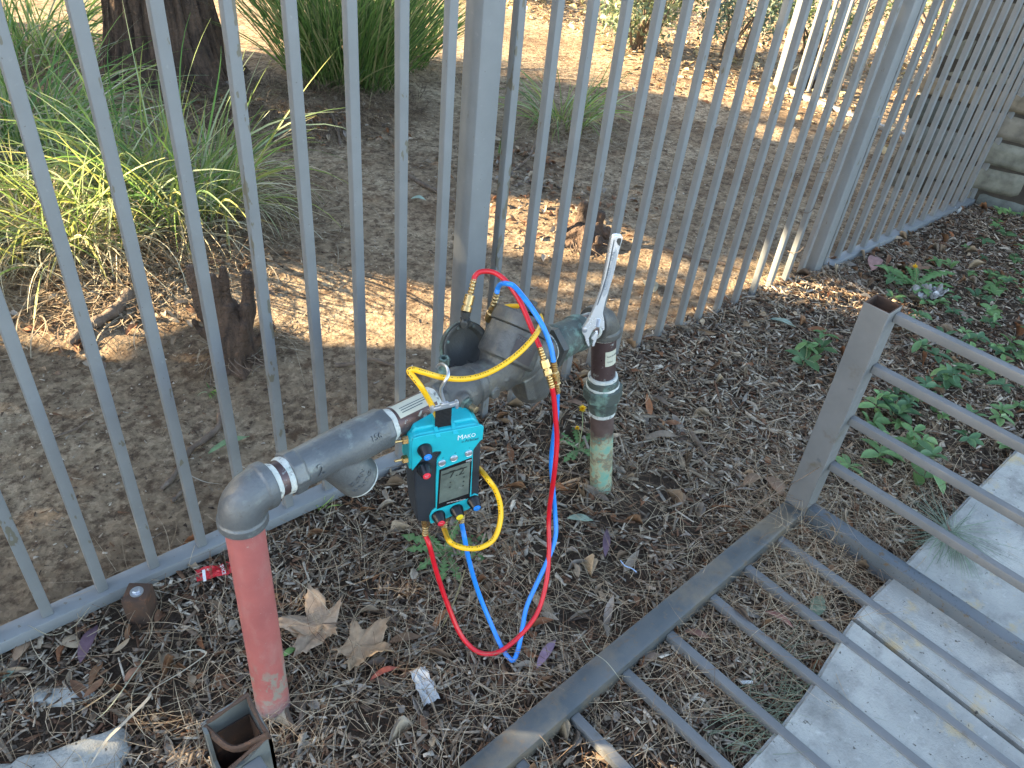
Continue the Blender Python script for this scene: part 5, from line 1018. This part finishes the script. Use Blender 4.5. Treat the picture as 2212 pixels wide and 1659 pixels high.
# broad dry strands at lower left
def strand(label,pts,w,col=(0.45,0.42,0.34),name='straw_strand'):
    P=spline([onz(x,y,z) for x,y,z in pts],8); vs=[]
    for i,p in enumerate(P):
        t=(P[min(i+1,len(P)-1)]-P[max(0,i-1)]).normalized(); s=t.cross(V((0.1*math.sin(i*.3),0.2,1))).normalized(); ww=w*(1-0.8*(abs(i/len(P)-.5)*2)**3); vs+=[p-s*ww/2,p+s*ww/2+ZZ*w*0.25]
    fs=np.array([(2*i,2*i+1,2*i+3,2*i+2) for i in range(len(P)-1)]); o=npmesh(name,np.array(vs),fs,np.array([col]*len(vs)),M['grass'],None,True); tag(o,label,'grass blade')
strand('broad pale dry blade curving up from the bottom edge at left',[(195,1655,.03),(230,1600,.05),(270,1560,.05),(318,1512,.045),(325,1495,.03)],0.008,(0.5,0.48,0.42))
strand('thin pale blade joining the broad dry blade at its tip',[(322,1512,.045),(330,1490,.03),(370,1465,.03),(395,1450,.03),(440,1418,.035),(442,1408,.03),(425,1404,.03),(395,1408,.02)],0.0035,(0.5,0.48,0.40))
strand('straight grey green blade over the lower left litter',[(190,1568,.02),(235,1530,.04),(290,1455,.05),(330,1400,.03)],0.003,(0.33,0.37,0.30))
strand('tan blade beside the grey green one at lower left',[(125,1562,.02),(190,1525,.03),(240,1490,.03),(262,1462,.02)],0.004,(0.40,0.33,0.22))
strand('curved pale blade over the left rail',[(60,1350,.03),(110,1372,.035),(160,1352,.04),(195,1310,.03)],0.003,(0.42,0.40,0.30))
strand('striped yellow green blade hanging over soil at the left edge',[(72,705,.02),(80,640,.08),(90,590,.14),(104,575,.16)],0.009,(0.30,0.36,0.12))
strand('thin tan blade lying under the hose loop',[(955,1358,.02),(985,1290,.03),(1005,1230,.03)],0.004,(0.30,0.27,0.15))
strand('pale thin stalk arched beside the ground tube',[(1245,1355,.05),(1270,1400,.06),(1310,1430,.07),(1345,1475,.06)],0.002,(0.4,0.38,0.28))
strand('two pale thin stalks on soil behind the elbow',[(385,1000,.01),(400,1020,.015),(440,1040,.01),(480,1046,.005)],0.003,(0.45,0.43,0.36))
# ================================================================ DANDELIONS
def toothed(L,wd,nt=5):
    pts=[]; 
    for i in range(nt):
        t0=0.12+0.62*i/nt; pts+=[(t0,0.12),(t0+0.02,wd*(0.35+0.65*(i+1)/nt)),(t0+0.10,wd*0.3)]
    pts+=[(0.80,wd*0.9),(1.0,0.0)]; return pts
def dandelion(px,py,label,nl,L,flowers,seed=0,base=None):
    P=base or onz(px,py); P.z=hgt(P.x,P.y)+0.005; t=thing('dandelion',label,'weed',P); rg=random.Random(seed)
    for k in range(nl):
        yaw=2*math.pi*k/nl+rg.uniform(-.3,.3); l=L*rg.uniform(0.7,1.15); prof=toothed(l,0.17); vs=[];cs=[];g=rg.uniform(.85,1.15); el=rg.uniform(0.25,0.6)
        for i,(s,w) in enumerate([(0.0,0.015)]+prof):
            z=l*(math.sin(s*1.9)*el*0.6-0.10*s); x=s*l*0.95
            for q in(-1,0,1): vs.append(V((x-(0.03*l if q and w>0.1 else 0),q*w*l*0.75,z+(0.02*l if q else 0)))); cs.append((0.10*g,0.22*g,0.07*g) if q else (0.17,0.30,0.12))
        m_=Matrix.Rotation(yaw,4,'Z'); n=len(vs)//3; fs=[(i*3+j,i*3+j+1,(i+1)*3+j+1,(i+1)*3+j) for i in range(n-1) for j in(0,1)]
        npmesh('leaf',np.array([P+m_@v for v in vs]),np.array(fs),np.array(cs),M['leaf'],t)
    for (fx,fy,h,r) in flowers:
        Q=onz(fx,fy,h); MB().tube([P,P*0.5+Q*0.5+V((0.005,0,0.01)),Q],0.0016,6).build('stem',M['stem'],t)
        B_=Batch(); n=90; a=RNG.uniform(0,6.28,n); B_.add(*ribbons(np.tile(np.array(Q),(n,1)),a,RNG.uniform(0.5,1,n)*r,np.full(n,0.0022),np.zeros(n),RNG.uniform(0.1,1.4,n),pick([(0.85,0.62,0.02),(0.80,0.50,0.01)],n,0.1),3,RNG.uniform(0,.6,n))); B_.build('flower',M['leaf'],t)
M['stem']=surf('green_stem',(0.16,0.22,0.09),(0.20,0.18,0.10),40,0.6)
dandelion(965,1190,'leafy dandelion without flower behind the gauge bottom and hose',11,0.105,[],1)
dandelion(1248,935,'dandelion with two yellow flowers left of the green riser',8,0.085,[(1258,884,0.10,0.014),(1247,926,0.055,0.009)],2,onz(1246,990))
dandelion(1972,600,'dandelion with one yellow flower behind the cage top',13,0.16,[(1976,577,0.10,0.014)],3,onz(1975,620))
# ================================================================ VINE GROUND COVER
B=Batch(); T,F=leafT(5,0.12,0.25,'oval')
def vine(n,fx,fy,L=(0.03,0.06),z=(0.02,0.10),pal=((0.10,0.19,0.07),(0.07,0.15,0.06),(0.15,0.26,0.09),(0.13,0.22,0.13))):
    x=fx(n); y=fy(n); l=RNG.uniform(*L,len(x)); B.add(*batch(T,F,np.stack([x,y,hg(x,y)+RNG.uniform(*z,len(x))],1),np.stack([l,l*.48,l],1),rotm(RNG.uniform(0,6.3,len(x)),RNG.normal(-0.15,.4,len(x)),RNG.normal(0,.4,len(x))),pick(pal,len(x),.2)))
pth=[onz(x,y) for x,y in ((1900,1020),(1935,960),(1990,900),(2050,860),(2110,830),(2100,760),(2060,700),(2130,640),(2200,600),(2150,520),(2080,640),(2190,780),(2170,900))]
def whorl(P,n=5,L=0.05,h=0.03):
    a0=random.uniform(0,6.3); yaw=np.array([a0+2*math.pi*k/n+random.uniform(-.3,.3) for k in range(n)]); l=L*RNG.uniform(.7,1.15,n); off=np.stack([np.cos(yaw)*l*.5,np.sin(yaw)*l*.5,np.zeros(n)],1)
    c=pick([(0.085,0.17,0.07),(0.12,0.23,0.085),(0.15,0.27,0.10),(0.065,0.14,0.065)],1,.15); B.add(*batch(T,F,np.array(P)[None]+off+np.array([[0,0,h]]),np.stack([l,l*.46,l],1),rotm(yaw,RNG.normal(-0.15,.3,n),RNG.normal(0,.25,n)),np.repeat(c,n,0)*RNG.uniform(.85,1.15,(n,1))))
for i in range(88):
    c=random.choice(pth[1:]); P=c+V((random.gauss(0,.13),random.gauss(0,.07),0)); 
    if P.y<edgeY(P.x)+0.0: continue
    P.z=hgt(P.x,P.y); whorl(P,random.choice((4,5,6)),random.uniform(.028,.052),random.uniform(.02,.10))
for i in range(45):
    P=V((random.uniform(2.5,4.4),random.uniform(-0.9,-0.15),0)); 
    if random.random()<0.35+0.4*(P.y+0.15): continue
    P.z=hgt(P.x,P.y); whorl(P,5,random.uniform(.03,.055),random.uniform(.02,.07))
tag(B.build('ground_vine',M['leaf']),'glossy green vine ground cover spreading over the mulch at the right','ground cover',kind='stuff')
SPG=[(1960,990,6,'glossy green vine sprig nearest the path edge at the right'),(1890,1000,5,'bright green vine sprig low between the cage pickets'),(1925,905,6,'dark green vine sprig between two cage pickets, left of the thick vine'),(1765,775,5,'green vine sprig on the chips left of the upright cage post, larger leaves'),(1730,800,5,'vine sprig just left of the cage post with a torn leaf'),(1880,930,5,'vine sprig touching the lowest upright cage picket'),(1985,1050,4,'light green vine sprig at the concrete edge')]
for px,py,n,lab in SPG:
    B=Batch(); P=onz(px,py); P.z=hgt(P.x,P.y); whorl(P,n,0.068,0.035); whorl(P+V((0.05,0.03,0)),4,0.05,0.05)
    t=thing('vine_sprig',lab,'plant',P,'vine sprigs by the cage'); B.build('leaves',M['leaf'],t,True)
    MB().tube([P,P+V((0.02,0.01,0.04)),P+V((0.05,0.03,0.05))],0.0015,6).build('stem',M['stem'],t)
# ================================================================ SHRUBS
def shrub(c,r,n,label,pal,Lf=(0.03,0.05),zc=0.45,seed=0,name='shrub',rz=0.5,dens=8):
    t=thing(name,label,'shrub',(c[0],c[1],0),'leafy shrubs at the back'); B_=Batch(); T,F=leafT(4,0.2,0.3,'obov')
    cen=[]; rg=np.random.default_rng(seed)
    for i in range(dens*7):
        d=rg.normal(0,1,3); d/=np.linalg.norm(d); q=np.array([c[0],c[1],zc])+d*np.array([r,r,rz])*rg.uniform(0.45,1)**0.7; 
        if q[2]>0.06: cen.append(q)
    cen=np.array(cen); k=rg.integers(0,len(cen),n); p=cen[k]+rg.normal(0,0.055,(n,3)); p[:,2]=np.maximum(p[:,2],0.03); l=rg.uniform(*Lf,n)
    B_.add(*batch(T,F,p,np.stack([l,l*.5,l],1),rotm(rg.uniform(0,6.3,n),rg.normal(-0.3,.6,n),rg.normal(0,.5,n)),pick(pal,n,.2))); B_.build('foliage',M['leaf'],t)
    for i in range(9):
        q=cen[rg.integers(0,len(cen))]; b0=V((c[0]+rg.normal(0,.05),c[1]+rg.normal(0,.05),0)); MB().tube([b0,(b0+V(q))*0.5+V((0,0,0.04)),V(q)],lambda s:0.011*(1-.7*s),7).build('branch',M['deadwood'],t)
var=[(0.20,0.27,0.16),(0.30,0.36,0.20),(0.14,0.20,0.14),(0.40,0.42,0.24),(0.17,0.24,0.18)]
shrub((4.45,2.62),0.45,2600,'variegated pale leaved shrub hanging low left of the others',var,(0.04,0.065),0.50,1,rz=0.42)
shrub((5.0,2.2),0.42,2600,'grey green small leaved shrub in the middle of the back row',[(0.14,0.19,0.14),(0.20,0.26,0.18),(0.10,0.15,0.11)],(0.03,0.05),0.52,2,rz=0.42)
shrub((5.75,2.0),0.5,2400,'shrub behind the second fence with sun shining through',[(0.15,0.22,0.10),(0.22,0.28,0.10),(0.12,0.16,0.08)],(0.03,0.05),0.55,3,rz=0.45)
shrub((6.9,1.6),0.6,1800,'farthest shrub seen in slivers behind both fences',[(0.15,0.22,0.10),(0.22,0.28,0.10)],(0.03,0.06),0.6,6,rz=0.5)
shrub((4.7,4.1),0.65,2600,'low dark twiggy bush at the top behind the first post',[(0.10,0.10,0.06),(0.14,0.14,0.07),(0.18,0.12,0.08)],(0.03,0.05),0.4,4,rz=0.35)
# dark bag at the foot of the second fence
P=onz(1735,185); b=MB(); b.lathe(P+ZZ*0.0,ZZ,[(0,0.09),(0.03,0.12),(0.08,0.11),(0.12,0.06),(0.14,0.015)],18,jit=0.5)
tag(b.build('rubbish_bag',M['black']),'crumpled black bag at the foot of the second fence','bag')
# ================================================================ SUN BLOCKER (added unseen leaf screen; gaps shaped to cast the sun patches)
def inpoly(x,y,P):
    c=False; j=len(P)-1
    for i in range(len(P)):
        if (P[i][1]>y)!=(P[j][1]>y) and x<(P[j][0]-P[i][0])*(y-P[i][1])/(P[j][1]-P[i][1])+P[i][0]: c=not c
        j=i
    return c
LIT=[([(430,575),(520,560),(650,570),(800,600),(1000,640),(1010,745),(860,742),(700,728),(560,708),(440,690)],0,1),([(200,650),(290,620),(430,600),(440,690),(410,715),(320,715),(200,780),(150,740)],0,1),([(1100,560),(1500,600),(1540,690),(1250,700)],0,.75),([(0,690),(60,700),(50,745),(0,745)],0,.8),  # sun patch outlines; the added screen gets no leaves there
([(1035,450),(1130,435),(1250,450),(1350,510),(1450,570),(1570,625),(1530,680),(1380,645),(1250,610),(1150,565),(1050,520)],0,1),([(1700,636),(1880,646),(1970,664),(1960,682),(1860,680),(1700,660)],0,1),([(1600,560),(1700,560),(1700,640),(1600,640)],0,.9),
([(0,330),(240,400),(270,540),(200,600),(0,600)],0.14,.85),([(1400,95),(1560,100),(1720,140),(1720,190),(1560,175),(1400,130)],0,1),([(1640,265),(1705,280),(1700,310),(1650,300)],0,1),([(690,255),(760,255),(760,285),(690,285)],0,.8),
([(600,1282),(735,1288),(735,1308),(600,1302)],0.01,1),([(620,1335),(780,1350),(830,1405),(660,1420)],0.02,.35),([(940,1526),(1075,1532),(1075,1556),(940,1552)],0.01,1),([(170,1585),(500,1592),(460,1625),(150,1612)],0.01,1),([(700,1408),(880,1420),(880,1442),(700,1432)],0.01,.8),
([(640,1590),(745,1598),(745,1618),(640,1612)],0.01,1),([(1190,1556),(1250,1575),(1340,1659),(1220,1659)],0.03,1),([(530,1250),(562,1250),(572,1330),(548,1330)],0.24,1),([(1130,640),(1230,620),(1300,640),(1240,700),(1150,690)],0.0,.3),
([(900,70),(1100,60),(1110,170),(1000,150),(900,120)],0,.7),([(500,0),(640,0),(600,110),(520,130)],0,.9)]
HC=V((1.2,0.5,0)); sh_=V((SD.x,SD.y,0)).normalized(); pr_=V((sh_.y,-sh_.x,0)); 
if pr_.dot(V((0.77,0.64,0)))<0: pr_=-pr_
hd_=5.2; n=138000; a=RNG.uniform(-3.2,2.75,n); z=RNG.uniform(0.25,5.2,n); dd=hd_+RNG.normal(0,0.07,n)
edge=2.62+0.22*np.sin(z*3)+0.15*np.sin(z*7.3)+RNG.normal(0,.12,n); ok=a<edge; keep=[]
for i in range(n):
    if not ok[i]: keep.append(False); continue
    p=HC+sh_*float(dd[i])+pr_*float(a[i])+ZZ*float(z[i]); k=True
    for poly,zz_,pb in LIT:
        hit=False
        for o_ in (V((0,0,0)),pr_*0.04,pr_*-0.04,ZZ*0.036,ZZ*-0.036):
            w_=p+o_; g=w_-SD*((w_.z-zz_)/SD.z); q=prj(g)
            if inpoly(q[0],q[1],poly): hit=True; break
        if hit:
            k=(RNG.random()>pb); break
    pass
    keep.append(k)
k=np.array(keep); a=a[k];z=z[k];dd=dd[k];n=len(a); H0=np.array(HC); p=H0+np.outer(dd,np.array(sh_))+np.outer(a,np.array(pr_)); p[:,2]=z
hg_=thing('sun_blocker','tall dense evergreen hedge shading the planting bed from the low sun','hedge',HC+sh_*hd_)  # unseen leaf screen added to block the sun around the patches
T,F=np.array([(-.5,-.5,0),(.5,-.4,.1),(.5,.5,0),(-.5,.4,.1)]),np.array([(0,1,2,3)]); L=RNG.uniform(0.045,0.07,n); v,f,c=batch(T,F,p,np.stack([L,L*.8,L],1),rotm(RNG.uniform(0,6.3,n),RNG.uniform(0.5,2.6,n),RNG.normal(0,.7,n)),pick([(0.05,0.09,0.035),(0.08,0.13,0.05)],n)); npmesh('foliage',v,f,c,M['litter'],hg_)
for i in range(9):
    b0=HC+sh_*hd_+pr_*(-2.8+0.6*i); MB().tube([b0,b0+ZZ*0.6,b0+ZZ*1.2+pr_*0.1],lambda s:0.035*(1-.4*s),8).build('stem',M['bark'],hg_)  # stems of the added leaf screen
